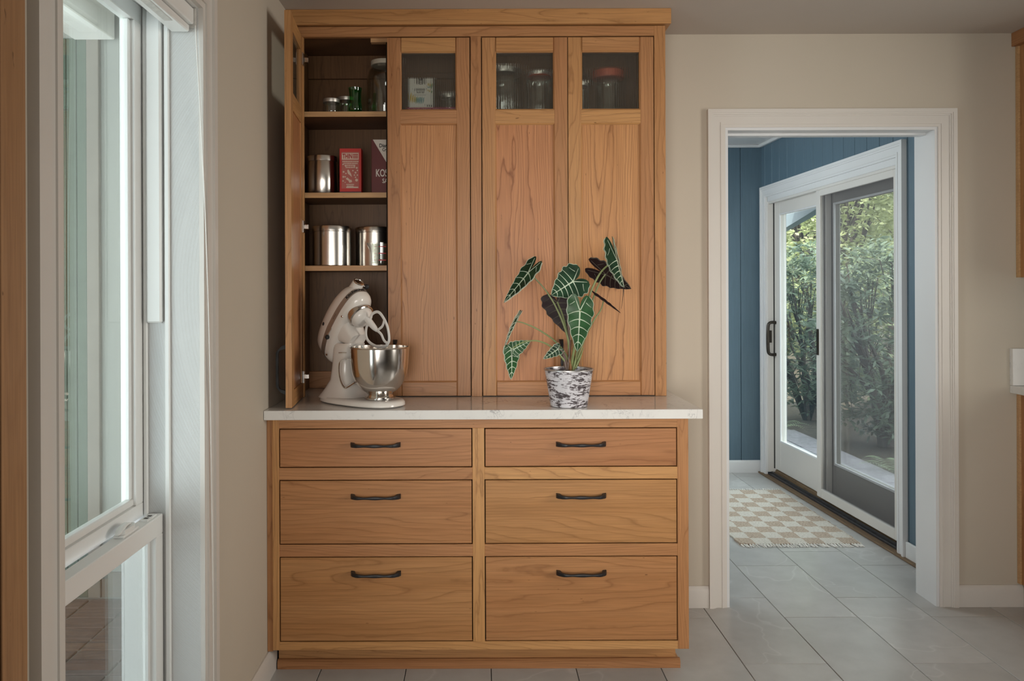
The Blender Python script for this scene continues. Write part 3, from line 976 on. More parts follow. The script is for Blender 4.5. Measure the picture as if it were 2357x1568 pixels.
# handle, latch and flush pull
hd = tube('door_handle', [(0.046, 0, 0.112), (0.02, 0, 0.114), (0.000, 0, 0.108), (-0.010, 0, 0.085), (-0.012, 0, 0.0), (-0.010, 0, -0.085), (0.000, 0, -0.108), (0.02, 0, -0.114), (0.046, 0, -0.112)],
          [0.012, 0.011, 0.0105, 0.011, 0.0115, 0.011, 0.0105, 0.011, 0.012], M['bronze'], SD, n=8, loc=(0, f1 - 0.022, 0.972), local=True)
hp = sbox('latch_plate', (-0.003, 0.0), (ci1 - 0.0165, ci1 - 0.0162), (0.93, 1.02), 'bronze', bev=0)
hp.location = (0.012, ci1 - 0.020, 0.985); hp.scale = (7, 22, 0.95)
sbox('flush_pull', (0.002, 0.0125), (n1 - 0.036, n1 - 0.018), (0.915, 1.075), 'bronze', bev=0.004)
# worn sill
v, f = prism_data([(0.044, 0.0), (0.135, 0.0), (0.135, 0.055), (0.062, 0.05), (0.048, 0.042)], ci0, ci1)
sl = pydata('sill', [(a, c, b) for (a, b, c) in v], f, M['oak_y'], SD, local=True)
sbox('sill_track', (0.004, 0.044), (ci0, ci1), (0.0, 0.022), 'track', bev=0.003)
sbox('track_rib', (0.020, 0.026), (ci0, ci1), (0.022, 0.034), 'track', bev=0.001)
sbox('sill_lip', (-0.036, 0.004), (s0 - 0.40, s1 + 0.02), (0.0, 0.011), 'oak_y', bev=0.004)

# roof over the house with eaves, lengthened past the entry to shade the path
tag(multi_box('roof', [((-0.93, 2.75), (-2.9, 10.0), (2.47, 2.57)), ((2.70, 3.6), (-2.9, 3.6), (2.47, 2.57))], M['eave_blue']), 'house roof above the rooms, lengthened past the entry for shade', **S)
tag(multi_box('wall_added', [((0.2, 2.0), (5.93, 9.9), (-0.13, 2.469))], M['eave_blue']), 'added unseen block under the lengthened roof beyond the entry', **S)  # added unseen block beneath the roof stretch that shades the path

# ================================================================== BASE CABINET
YF, YU = 2.738, 3.045                   # faces of the base and of the upper cabinet
BX0, BX1 = -0.7245, 0.708
bc = empty('base_cabinet', (0.0, 3.04, 0.0), label='cherry base cabinet with six inset drawers under the white countertop', category='cabinet')
cx, cz_ = M['cherry_x'], M['cherry_z']
FT = 0.020
def fb(name, x0, x1, z0, z1, mat, y0=YF, t=FT, bev=0.0008, parent=bc):
    return box(name, (x0, x1), (y0, y0 + t), (z0, z1), mat, parent, bev)
fb('filler_strip', BX0, -0.7055, 0.090, 0.8825, cz_, YF + 0.004)
fb('stile', -0.705, -0.682, 0.0955, 0.8825, cz_)
fb('stile', -0.025, 0.0155, 0.1235, 0.8485, cz_)
fb('stile', 0.6705, BX1, 0.0955, 0.8825, cz_)
fb('rail', -0.682, 0.6705, 0.8485, 0.8825, cx)
fb('rail', -0.682, 0.6705, 0.0955, 0.1235, cx)
for (a, b) in ((-0.682, -0.025), (0.0155, 0.6705)):
    fb('rail', a, b, 0.674, 0.715, cx)
    fb('rail', a, b, 0.413, 0.454, cx)
box('side_panel', (BX1 - 0.02, BX1), (YF + 0.0205, YB - 0.001), (0.0955, 0.8825), cz_, bc, 0.0008)
box('carcass', (-0.70, 0.687), (YF + 0.024, YB - 0.002), (0.10, 0.880), M['gap_shade'], bc, 0)  # near-black fill behind the drawers, gap shade put into its colour
box('toe_kick', (-0.706, 0.682), (2.822, 2.838), (0.0, 0.0955), cx, bc, 0.001)
box('toe_kick', (0.666, 0.682), (2.8385, YB - 0.016), (0.0, 0.0955), M['cherry_y'], bc, 0.001)
def molding(name, x0, x1, y0, h=0.031):
    v, f = prism_data([(0, 0), (-0.017, 0), (-0.017, h - 0.008), (-0.009, h), (0, h)], x0, x1)
    return pydata(name, [(c, y0 + a, b) for (a, b, c) in v], f, cx, bc)
molding('base_molding', -0.707, 0.695, 2.8215)
v, f = prism_data([(0, 0), (0.013, 0), (0.013, 0.023), (0.007, 0.031), (0, 0.031)], 2.8225, YB - 0.016)
pydata('base_molding', [(0.6825 + a, c, b) for (a, b, c) in v], f, M['cherry_y'], bc)

def pull_mesh():
    """arched bar pull, length along x, standing out towards -y"""
    n = 28
    V = []; F = []
    for i in range(n + 1):
        t = -1 + 2 * i / n
        x = 0.0845 * t
        a = abs(t)
        out = 0.030 * (1 - max(0.0, (a - 0.62) / 0.38) ** 2.2) + 0.002 * math.cos(t * 1.4)
        if a < 0.42:
            h = 0.0075 + 0.0042 * (0.5 + 0.5 * math.cos(math.pi * a / 0.42))
        else:
            h = 0.0075 + 0.0100 * ((a - 0.42) / 0.58) ** 1.3
        th = 0.0085 + (0.006 if a > 0.9 else 0.0)
        y0 = -out - th / 2; y1 = -out + th / 2
        if a > 0.80:
            y1 = 0.0
        for (y, z) in ((y0, -h / 2 * 0.8), (y0 - 0.0012, 0), (y0, h / 2 * 0.8), (y1, h / 2), (y1, -h / 2)):
            V.append((x, min(y, 0.0), z))
    for i in range(n):
        for k in range(5):
            k2 = (k + 1) % 5
            F.append((i * 5 + k, i * 5 + k2, (i + 1) * 5 + k2, (i + 1) * 5 + k))
    F.append((4, 3, 2, 1, 0)); F.append(tuple(n * 5 + k for k in range(5)))
    me = bpy.data.meshes.new('pull_handle')
    me.from_pydata(V, [], F); me.update()
    bm = bmesh.new(); bm.from_mesh(me); bpy.data.meshes.remove(me)
    return bm_mesh(bm, 'pull_handle', 30)
PULL = pull_mesh()
GP = 0.0034
for (a, b) in ((-0.682, -0.025), (0.0155, 0.6705)):
    for (z0, z1, hz) in ((0.715, 0.8485, 0.793), (0.454, 0.674, 0.618), (0.1235, 0.413, 0.357)):
        d = fb('drawer', a + GP, b - GP, z0 + GP, z1 - GP, M['drawer_x'], YF + 0.0005, 0.019, 0.001)
        put(PULL, 'handle', M['black_iron'], d, ((a + b) / 2, YF + 0.0005, hz))

# ================================================================== COUNTERTOP
tag(box('countertop', (XL + 0.001, 0.748), (2.700, YB - 0.001), (0.883, 0.915), M['marble'], None, 0.003, 2),
    'white quartz countertop with grey veins on the cherry base cabinet', 'countertop')

# ================================================================== UPPER CABINET
uc = empty('upper_cabinet', (0.0, 3.19, 0.915), label='tall cherry hutch cabinet with four reeded-glass doors standing on the countertop', category='cabinet')
UX0, UX1, UZ0, UZ1 = -0.7245, 0.706, 0.9155, 2.374
OL = (-0.662, -0.030); OR = (0.010, 0.664)
DZ0, DZ1 = 0.9155, 2.276
def ub(name, xr, yr, zr, mat, bev=0.0008, parent=uc):
    return box(name, xr, yr, zr, mat, parent, bev)
FU = (YU, YU + 0.020)
ub('stile', (UX0, OL[0]), FU, (UZ0, DZ1), cz_)
ub('stile', (OL[1], OR[0]), FU, (UZ0, DZ1), cz_)
ub('stile', (OR[1], UX1), FU, (UZ0, UZ1 - 0.06), cz_)
ub('top_rail', (UX0, OR[1]), FU, (DZ1, UZ1 - 0.06), cx)
ub('crown', (UX0, UX1 + 0.019), (YU - 0.016, YB - 0.002), (2.317, 2.3745), cx, 0.001)
ub('side_panel', (UX0, -0.702), (YU + 0.0205, YB - 0.002), (UZ0, 2.3165), M['carcass_shade_z'])
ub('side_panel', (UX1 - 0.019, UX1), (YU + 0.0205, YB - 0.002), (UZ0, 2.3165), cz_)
ub('divider', (-0.020, 0.000), (YU + 0.0205, YB - 0.0085), (UZ0, 2.3165), M['carcass_shade_z'])
ub('back_panel', (-0.7018, UX1 - 0.0192), (YB - 0.0085, YB - 0.002), (UZ0, 2.3165), M['carcass_shade_z'], 0)
ub('cabinet_top', (-0.7018, UX1 - 0.0192), (YU + 0.0205, YB - 0.0088), (2.285, 2.3165), M['carcass_shade_z'], 0)
ub('cleat', (-0.7018, -0.0202), (YB - 0.026, YB - 0.0086), (2.19, 2.2845), M['carcass_shade_z'], 0.001)
ub('cleat', (-0.7018, -0.0202), (YB - 0.022, YB - 0.0086), (0.916, 0.985), cx, 0.001)
ub('catch_strip', (-0.41, -0.20), (YU + 0.0215, YU + 0.05), (2.262, 2.2845), M['shelf_x'], 0.001)
# near-black strips behind the closed doors, shade of the gaps put into colour
for (a, b) in ((-0.352, -0.322), (OL[1] - 0.012, OL[1] - 0.0005), (OR[0] + 0.0005, OR[0] + 0.012), (0.322, 0.352), (OR[1] - 0.012, OR[1] - 0.0005)):
    ub('gap_shade_strip', (a, b), (YU + 0.024, YU + 0.034), (UZ0 + 0.001, 2.284), M['gap_shade'], 0)
ub('gap_shade_strip', (-0.34, OR[1]), (YU + 0.0265, YU + 0.0345), (2.266, 2.2845), M['gap_shade'], 0)
ub('gap_shade_strip', (-0.34, OR[1]), (YU + 0.0245, YU + 0.0345), (UZ0, UZ0 + 0.012), M['gap_shade'], 0)
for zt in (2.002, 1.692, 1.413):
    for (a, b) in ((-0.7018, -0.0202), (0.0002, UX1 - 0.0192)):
        sh = ub('shelf', (a, b), (YU + 0.040, YB - 0.009), (zt - 0.019, zt), M['carcass_shade_z'], 0.0005)
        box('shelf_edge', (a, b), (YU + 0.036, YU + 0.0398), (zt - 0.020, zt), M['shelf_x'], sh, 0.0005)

# ---- doors: the wood panel carries stiles, rails, pane, hinges and pull
def ribbed_pane(w, h):
    ribs = 26
    per = 6
    V = []; F = []
    n = ribs * per
    for i in range(n + 1):
        x = w * i / n
        y = -0.0017 * abs(math.sin(math.pi * i / per))
        V += [(x, y - 0.0012, 0), (x, y - 0.0012, h), (x, 0.0012, 0), (x, 0.0012, h)]
    for i in range(n):
        o = i * 4; q = o + 4
        F += [(o, q, q + 1, o + 1), (o + 2, o + 3, q + 3, q + 2)]
    F += [(0, 1, 3, 2), (n * 4, n * 4 + 2, n * 4 + 3, n * 4 + 1)]
    me = bpy.data.meshes.new('glass_pane')
    me.from_pydata(V, [], F); me.update()
    bm = bmesh.new(); bm.from_mesh(me); bpy.data.meshes.remove(me)
    for fc in bm.faces:
        if all(v_.co.y > 0.001 for v_ in fc.verts):
            fc.material_index = 1
    return bm_mesh(bm, 'glass_pane', 50)

def cabinet_door(x0, w, hinge, angle=0.0, label=None, loc=None):
    """local frame: x 0..w, front face y=0, z 0..H; hinge 'L' or 'R'"""
    H = DZ1 - DZ0 - 0.008
    st, tr, mr, br, T = 0.0535, 0.0555, 0.0600, 0.0560, 0.021
    gz1 = H - tr; gz0 = gz1 - 0.2135
    pz1 = gz0 - mr
    c = 0.008
    # panel, set back
    bm = bmesh.new()
    add_box(bm, (w / 2, 0.0125, (br + pz1) / 2), (w - 2 * st + 0.006, 0.009, pz1 - br + 0.006))
    d = put(bm_mesh(bm, 'door'), 'door', M['panel_z'], uc, loc or (x0, YU, DZ0 + 0.003), (0, 0, angle))
    if label: d['label'] = label
    def member(name, a, b, z0, z1, mat, chamf):
        """board with a chamfer on the listed inner edges"""
        bm = bmesh.new()
        vs = add_box(bm, ((a + b) / 2, T / 2, (z0 + z1) / 2), (b - a, T, z1 - z0))
        ed = []
        for e in bm.edges:
            p, q = e.verts[0].co, e.verts[1].co
            if abs(p.y) < 1e-6 and abs(q.y) < 1e-6:
                if 'r' in chamf and abs(p.x - b) < 1e-6 and abs(q.x - b) < 1e-6: ed.append(e)
                if 'l' in chamf and abs(p.x - a) < 1e-6 and abs(q.x - a) < 1e-6: ed.append(e)
                if 't' in chamf and abs(p.z - z1) < 1e-6 and abs(q.z - z1) < 1e-6: ed.append(e)
                if 'b' in chamf and abs(p.z - z0) < 1e-6 and abs(q.z - z0) < 1e-6: ed.append(e)
        if ed:
            bmesh.ops.bevel(bm, geom=ed, offset=0.0055, segments=1, affect='EDGES')
        cc = Vector(((a + b) / 2, T / 2, (z0 + z1) / 2))
        for v_ in bm.verts: v_.co -= cc
        return put(bm_mesh(bm, name), name, mat, d, cc, local=True)
    member('stile', 0.0, st, 0.0, H, cz_, 'r')
    member('stile', w - st, w, 0.0, H, cz_, 'l')
    member('rail', st, w - st, gz1, H, cx, 'b')
    member('rail', st - 0.0045, w - st + 0.0045, pz1, gz0, cx, 'tb').scale = (1, 0.985, 1)
    member('rail', st, w - st, 0.0, br, cx, 't')
    put(ribbed_pane(w - 2 * st, gz1 - gz0), 'glass_pane', [M['reeded'], M['pane']], d, (st, 0.012, gz0), local=True)
    # vertical pull
    px = w - st / 2 if hinge in 'LO' else st / 2
    put(PULL, 'handle', M['black_iron'], d, (px, 0.0, 0.128), (0, R(90), 0), local=True)
    hx = 0.0
    if hinge == 'O':
        for hz in (0.075, 0.640, 1.270):
            box('hinge', (hx + 0.002, hx + 0.030), (T, T + 0.006), (hz - 0.023, hz + 0.023), M['nickel'], d, 0.001, local=True)
            box('hinge', (hx - 0.004, hx + 0.012), (T + 0.006, T + 0.022), (hz - 0.009, hz + 0.009), M['nickel'], d, 0.002, local=True)
    return d
wl = (OL[1] - OL[0]) / 2 - 0.0050
wr = (OR[1] - OR[0]) / 2 - 0.0050
cabinet_door(0, wl, 'O', R(-85.0), 'leftmost door, swung open', (-0.686, YU + 0.004, DZ0 + 0.003))
cabinet_door(OL[0] + wl + 0.0066, wl, 'R')
cabinet_door(OR[0] + 0.0036, wr, 'L')
cabinet_door(OR[0] + wr + 0.0066, wr, 'R')

# ================================================================== RIGHT-HAND CABINETS
rb = empty('base_cabinet', (2.8, 3.03, 0.0), label='cherry base cabinet at the far right edge under a quartz top', category='cabinet')
RX = 2.232
box('side_panel', (RX, RX + 0.02), (2.745, YB - 0.0215), (0.095, 0.882), cz_, rb, 0.001)
box('scribe_strip', (RX - 0.006, RX + 0.02), (YB - 0.021, YB - 0.001), (0.095, 0.882), M['shelf_x'], rb, 0.001)
box('face_frame', (RX + 0.0205, 3.395), (2.745, 2.765), (0.095, 0.882), cx, rb, 0.001)
box('toe_kick', (RX + 0.018, 3.395), (2.82, YB - 0.016), (0.0, 0.0945), cx, rb, 0.001)
tag(box('countertop', (RX - 0.034, 3.398), (2.705, YB - 0.001), (0.883, 0.915), M['marble'], None, 0.003, 2),
    'white quartz counter at the far right edge', 'countertop')
tag(box('backsplash', (RX - 0.034, 3.398), (YB - 0.022, YB - 0.001), (0.9155, 1.068), M['marble'], None, 0.002, 2),
    'low quartz backsplash slab standing on the far right counter', 'backsplash')
ru = empty('wall_cabinet', (2.8, 3.18, 1.36), label='cherry wall cabinet with crown at the far right edge', category='cabinet')
RU = 2.226
box('side_panel', (RU + 0.006, RU + 0.026), (3.01, YB - 0.0215), (1.362, 2.318), cz_, ru, 0.001)
box('scribe_strip', (RU, RU + 0.026), (YB - 0.021, YB - 0.001), (1.362, 2.318), M['shelf_x'], ru, 0.001)
box('face_frame', (RU + 0.0265, 3.395), (3.01, 3.03), (1.362, 2.318), cx, ru, 0.001)
box('cabinet_bottom', (RU + 0.0265, 3.395), (3.0305, YB - 0.002), (1.366, 1.384), M['carcass_shade_z'], ru, 0)
box('crown', (RU - 0.016, 3.397), (2.99, YB - 0.001), (2.319, 2.3745), M['cherry_y'], ru, 0.001)

# ---- cherry panel at the left edge, beside the window
lp = empty('pantry_cabinet', (-0.70, 0.75, 0.0), label='cherry wood cabinet side at the far left edge beside the window', category='cabinet')
box('side_panel', (XL + 0.001, -0.683), (0.2, 1.1465), (0.0, 2.372), M['near_z'], lp, 0.001)
box('stile', (XL + 0.001, -0.680), (1.151, 1.212), (0.0, 2.372), M['near_z'], lp, 0.002)

# ================================================================== THINGS IN THE CABINET
Z1, Z2, Z3, ZT = 2.0022, 1.6922, 1.4132, 0.9152   # shelf tops and counter top

def jar(name, x, y, z, r, h, lid, lid_h, label, neck=0.86, shoulder=0.18, lid_mat='lid_grey', lid_r=None, group=None, cat='jar'):
    j = empty(name, (x, y, z), label=label, category=cat, group=group)
    t = 0.003
    sh = h * (1 - shoulder)
    rn = r * neck
    outer = [(r * 0.90, 0.0), (r * 0.97, 0.003), (r, 0.012), (r, sh * 0.9), (r * 0.985, sh * 0.96), (rn + (r - rn) * 0.5, sh + (h - sh) * 0.4), (rn, sh + (h - sh) * 0.62), (rn, h)]
    inner = [(rn - t, h), (rn - t, sh + (h - sh) * 0.6), (rn - t + (r - rn) * 0.5, sh + (h - sh) * 0.36), (r - t, sh * 0.9), (r - t, 0.016), (r * 0.9, 0.007)]
    lathe('glass_body', outer + inner, M['jar_glass'], j, local=True, n=36)
    lr = lid_r or rn * 1.06
    lathe('lid', [(lr * 0.99, h - lid_h * 0.75), (lr, h - lid_h * 0.7), (lr, h + lid_h * 0.2), (lr * 0.96, h + lid_h * 0.25), (lr * 0.80, h + lid_h * 0.27)], M[lid_mat], j, local=True, n=36)
    return j

def canister(x, y, z, r, h, label, grp=None):
    c = empty('canister', (x, y, z), label=label, category='canister', group=grp)
    lathe('can_body', [(r * 0.97, 0), (r, 0.003), (r, h - 0.024), (r * 0.99, h - 0.023)], M['can_steel'], c, local=True, n=56)
    lathe('lid', [(r * 1.0, h - 0.0228), (r * 1.018, h - 0.022), (r * 1.018, h - 0.006), (r * 1.0, h - 0.002), (r * 0.86, h + 0.001), (r * 0.80, h - 0.001)], M['can_steel'], c, local=True, n=56)
    return c

# top shelf, open side
jar('preserve_jar', -0.572, 3.135, Z1, 0.031, 0.055, 1, 0.014, 'small squat glass jar with zinc lid, leftmost on the top shelf', neck=0.95, shoulder=0.2, lid_r=0.0325)
jar('preserve_jar', -0.525, 3.205, Z1, 0.037, 0.077, 1, 0.014, 'glass jar with zinc lid behind the green vase', neck=0.93, shoulder=0.2, lid_r=0.038)
gv = lathe('green_vase', [(0.019, 0), (0.0235, 0.004), (0.0262, 0.014), (0.0262, 0.026), (0.0232, 0.042), (0.0222, 0.055), (0.0232, 0.078), (0.0255, 0.095), (0.0262, 0.098),
                          (0.0242, 0.097), (0.0212, 0.075), (0.0202, 0.055), (0.0212, 0.042), (0.0238, 0.026), (0.0236, 0.014), (0.018, 0.008)], M['green_glass'], None, (-0.477, 3.12, Z1), n=36)
tag(gv, 'small waisted green glass vase on the top shelf', 'vase')
jar('storage_jar', -0.372, 3.215, Z1, 0.0735, 0.222, 1, 0.018, 'large clear glass jar with cream lid, half behind the second door', neck=0.72, shoulder=0.26, lid_mat='lid_cream')
# behind the reeded glass of the second door
mb = empty('book', (-0.17, 3.185, Z1), label='magenta book lying flat behind the reeded glass', category='book')
box('cover', (-0.275, -0.068), (3.10, 3.255), (Z1, Z1 + 0.0175), M['magenta'], mb, 0.001)
box('page_block', (-0.271, -0.0695), (3.103, 3.2565), (Z1 + 0.0022, Z1 + 0.0153), M['card_white'], mb, 0)
random.seed(3)
xx = -0.266
while xx < -0.158:
    wv = random.uniform(0.002, 0.0042)
    if random.random() < 0.85:
        box('spine_print', (xx, xx + wv), (3.0994, 3.0999), (Z1 + 0.0045, Z1 + random.choice((0.012, 0.013, 0.010))), M['cream_print'], mb, 0)
    xx += wv + 0.0016
box('spine_print', (-0.135, -0.075), (3.0994, 3.0999), (Z1 + 0.0075, Z1 + 0.0098), M['cream_print'], mb, 0)
wb = empty('card_box', (-0.22, 3.15, Z1 + 0.0177), label='white printed card box standing on the magenta book', category='box')
bx0, bx1, bz0, bz1, by = -0.271, -0.171, Z1 + 0.0179, Z1 + 0.131, 3.106
box('box_body', (bx0, bx1), (by, by + 0.05), (bz0, bz1), M['card_white'], wb, 0.0008)
def pr(x0, x1, z0, z1, mat, k=0):
    box('print', (bx0 + x0, bx0 + x1), (by - 0.0006 - k * 0.0003, by - 0.0002 - k * 0.0003), (bz0 + z0, bz0 + z1), M[mat], wb, 0)
pr(0.000, 0.0035, 0, 0.1128, 'black_print'); pr(0.0965, 0.0999, 0, 0.1128, 'black_print')
pr(0.032, 0.036, 0.090, 0.1128, 'black_print'); pr(0.062, 0.066, 0.090, 0.1128, 'black_print'); pr(0.040, 0.058, 0.090, 0.1128, 'black_print')
pr(0.044, 0.054, 0.1005, 0.103, 'card_white', 1); pr(0.044, 0.054, 0.094, 0.097, 'card_white', 1)
for (a, b, c, d) in ((0.024, 0.028, 0.066, 0.073), (0.031, 0.066, 0.066, 0.073), (0.034, 0.050, 0.056, 0.063), (0.052, 0.063, 0.056, 0.063)):
    n_ = max(1, int((b - a) / 0.0042))
    for q in range(n_):
        pr(a + q * (b - a) / n_, a + q * (b - a) / n_ + (b - a) / n_ * 0.68, c, d, 'black_print')
pr(0.022, 0.068, 0.0485, 0.0497, 'black_print')
for (a, c, d, mt) in ((0.007, 0.020, 0.060, 'yellow_print'), (0.0145, 0.018, 0.052, 'yellow_print'), (0.022, 0.020, 0.046, 'yellow_print'), (0.028, 0.016, 0.044, 'green_print'), (0.034, 0.016, 0.040, 'teal_print'),
                      (0.041, 0.014, 0.042, 'teal_print'), (0.048, 0.014, 0.042, 'teal_print'), (0.055, 0.016, 0.040, 'teal_print'), (0.075, 0.084, 0.096, 'yellow_print'), (0.082, 0.080, 0.092, 'yellow_print'),
                      (0.074, 0.076, 0.082, 'teal_print'), (0.081, 0.076, 0.082, 'teal_print'), (0.088, 0.072, 0.094, 'green_print'), (0.074, 0.064, 0.070, 'yellow_print'), (0.080, 0.060, 0.068, 'yellow_print'), (0.088, 0.056, 0.066, 'green_print')):
    n_ = 10
    hw, hh = 0.0028, (d - c) / 2
    vv = [(bx0 + a + 0.003 + hw * math.cos(2 * math.pi * k / n_) + 0.15 * hh * math.sin(2 * math.pi * k / n_), by - 0.0008, bz0 + (c + d) / 2 + hh * math.sin(2 * math.pi * k / n_)) for k in range(n_)]
    pydata('print', vv, [tuple(range(n_))], M[mt], wb)
for q in range(3): pr(0.072 + q * 0.008, 0.076 + q * 0.008, 0.004, 0.011, 'black_print')
jar('preserve_jar', -0.115, 3.17, Z1 + 0.0177, 0.033, 0.062, 1, 0.016, 'small ribbed jar with silver lid on the magenta book', neck=0.94, shoulder=0.2, lid_r=0.034)
# jars behind the right-hand doors
jar('storage_jar', 0.098, 3.23, Z1, 0.080, 0.190, 1, 0.022, 'wide clear jar with silver lid behind the third door', neck=0.86, shoulder=0.14)
jar('clip_jar', 0.238, 3.155, Z1, 0.052, 0.160, 1, 0.014, 'glass jar with orange seal behind the third door', neck=0.84, shoulder=0.16, lid_mat='lid_grey')
lathe('seal_ring', [(0.045, 0), (0.047, 0.003), (0.045, 0.006)], M['orange_lid'], bpy.data.objects['clip_jar'], (0, 0, 0.1435), local=True, n=36)
jar('storage_jar', 0.510, 3.175, Z1, 0.048, 0.165, 1, 0.030, 'tall glass jar with wide orange lid behind the fourth door', neck=0.80, shoulder=0.18, lid_mat='orange_lid', lid_r=0.062)
jar('preserve_jar', 0.388, 3.16, Z1, 0.044, 0.120, 1, 0.014, 'low glass jar at the left behind the fourth door', neck=0.9, shoulder=0.2)

# second shelf
canister(-0.616, 3.185, Z2, 0.061, 0.154, 'silver steel canister alone on the second shelf')
rbx = empty('snack_box', (-0.4955, 3.14, Z2), label='red printed carton reading THIN on the second shelf', category='box')
qx0, qx1, qy, qz = -0.5375, -0.4535, 3.112, Z2
box('carton', (qx0, qx1), (qy, qy + 0.045), (qz, qz + 0.174), M['red_box'], rbx, 0.001)
def rp_(x0, x1, z0, z1, mat, k=0):
    return box('print', (qx0 + x0, qx0 + x1), (qy - 0.0006 - 0.0003 * k, qy - 0.0002 - 0.0003 * k), (qz + z0 * 1.068, qz + z1 * 1.068), M[mat], rbx, 0)
rp_(0.0, 0.0835, 0.0, 0.0065, 'navy')
rp_(0.008, 0.0755, 0.018, 0.150, 'pink_print')
rp_(0.009, 0.0745, 0.122, 0.146, 'cream_print', 1)
text_front('lettering', 'THIN', 0.026, (qx0 + 0.031, qy - 0.0013, qz + 0.1426), M['red_print'], rbx, sx=0.62, bold=0.0006)
for q in range(3): rp_(0.052, 0.072, 0.127 + 0.006 * q, 0.130 + 0.006 * q, 'red_print', 3)
random.seed(11)
for row, zz in enumerate((0.113, 0.106, 0.099, 0.092)):
    x_ = 0.012 + 0.004 * row
    while x_ < 0.070 - 0.004 * row:
        wv = random.uniform(0.003, 0.006)
        rp_(x_, min(x_ + wv, 0.073), zz, zz + 0.0045, 'cream_print', 1)
        x_ += wv + 0.0016
def blob(cx_, cz_2, pts, mat='cream_print'):
    pydata('print', [(qx0 + cx_ + a, qy - 0.0014 - 0.0001 * (len(rbx.children) % 12), qz + cz_2 * 1.068 + b) for (a, b) in pts], [tuple(range(len(pts)))], M[mat], rbx)
blob(0.036, 0.068, [(-0.006, 0.016), (-0.002, 0.020), (0.002, 0.015), (0.009, 0.002), (0.012, -0.010), (0.006, -0.004), (-0.004, 0.004)])
blob(0.034, 0.052, [(-0.010, 0.002), (-0.003, 0.006), (0.008, -0.004), (0.004, -0.008), (-0.006, -0.003)])
blob(0.042, 0.044, [(-0.008, 0.003), (0.004, 0.006), (0.007, -0.003), (-0.004, -0.006)])
for (a, b, s_) in ((0.014, 0.105, 0.003), (0.024, 0.099, 0.003), (0.058, 0.099, 0.003), (0.067, 0.092, 0.004), (0.016, 0.078, 0.004), (0.015, 0.060, 0.004), (0.022, 0.060, 0.003), (0.066, 0.048, 0.006), (0.062, 0.075, 0.004), (0.069, 0.066, 0.003),
                   (0.058, 0.066, 0.003), (0.014, 0.045, 0.003), (0.022, 0.040, 0.002), (0.062, 0.058, 0.003), (0.025, 0.072, 0.003), (0.052, 0.082, 0.003), (0.069, 0.083, 0.003)):
    blob(a, b, [(s_ * math.cos(k * 1.047 + b * 90), s_ * math.sin(k * 1.047 + b * 90)) for k in range(6)])
for q, (a, b) in enumerate(((0.026, 0.056), (0.028, 0.054))): rp_(a, b, 0.031 - q * 0.006, 0.034 - q * 0.006, 'cream_print', 1)
rp_(0.026, 0.072, 0.0195, 0.0245, 'cream_print', 1)
sb = empty('salt_box', (-0.365, 3.15, Z2), label='dark maroon kosher salt carton half behind the second door', category='box')
tx0, tx1, ty, tz = -0.416, -0.290, 3.125, Z2
box('carton', (tx0, tx1), (ty, ty + 0.07), (tz, tz + 0.210), M['maroon'], sb, 0.001)
pydata('label_print', [(tx0 + 0.006, ty - 0.0005, tz + 0.2098), (tx1 - 0.006, ty - 0.0005, tz + 0.2098), (tx0 + 0.058, ty - 0.0005, tz + 0.122)], [(0, 1, 2)], M['white_print'], sb)
text_front('lettering', 'Diamond', 0.020, (tx0 + 0.062, ty - 0.0010, tz + 0.186), M['black_print'], sb, sx=0.85, bold=0.0005)
text_front('lettering', 'Crystal', 0.016, (tx0 + 0.062, ty - 0.0010, tz + 0.170), M['black_print'], sb, sx=0.85, bold=0.0004)
text_front('lettering', 'KOSHER', 0.040, (tx0 + 0.063, ty - 0.0008, tz + 0.079), M['white_print'], sb, sx=0.62, bold=0.0008)
text_front('lettering', 'SALT', 0.024, (tx0 + 0.063, ty - 0.0008, tz + 0.049), M['white_print'], sb, sx=0.8, bold=0.0004)
# third shelf
canister(-0.581, 3.185, Z3, 0.0755, 0.158, 'silver steel canister at the left of the third shelf')
canister(-0.420, 3.250, Z3, 0.0765, 0.158, 'silver steel canister behind the glass measuring cup')
mc = empty('measuring_cup', (-0.378, 3.122, Z3), label='clear glass measuring cup with red marks on the third shelf', category='cup')
n_ = 36
V = []; F = []
prof = [(0.036, 0.0), (0.039, 0.004), (0.042, 0.05), (0.0445, 0.088), (0.0415, 0.088), (0.039, 0.05), (0.035, 0.008)]
for (r_, z_) in prof:
    for k in range(n_):
        a = 2 * math.pi * k / n_
        d = max(0.0, math.cos(a - math.pi)) ** 14 * max(0.0, (z_ - 0.05) / 0.038) * 0.014
        V.append(((r_ + d) * math.cos(a), (r_ + d) * math.sin(a), z_))
for i in range(len(prof) - 1):
    for k in range(n_):
        F.append((i * n_ + k, i * n_ + (k + 1) % n_, (i + 1) * n_ + (k + 1) % n_, (i + 1) * n_ + k))
F += [tuple(range(n_))[::-1], tuple(range(6 * n_, 7 * n_))]
pydata('glass_body', V, F, M['jar_glass'], mc, local=True, smooth=35)
for q in range(5):
    zq = 0.020 + q * 0.013
    for (a0, a1) in ((R(236), R(252)), (R(262), R(300))) if q % 2 == 0 else ((R(236), R(246)),):
        pts = [(0.0435 * math.cos(a0 + (a1 - a0) * k / 5), 0.0435 * math.sin(a0 + (a1 - a0) * k / 5)) for k in range(6)]
        hh = 0.0012 if a1 - a0 < 0.4 else 0.0035
        vv = [(x_, y_, zq - hh / 2) for (x_, y_) in pts] + [(x_, y_, zq + hh / 2) for (x_, y_) in pts]
        pydata('measure_mark', vv, [(k, k + 1, k + 7, k + 6) for k in range(5)], M['red_mark'], mc, local=True)
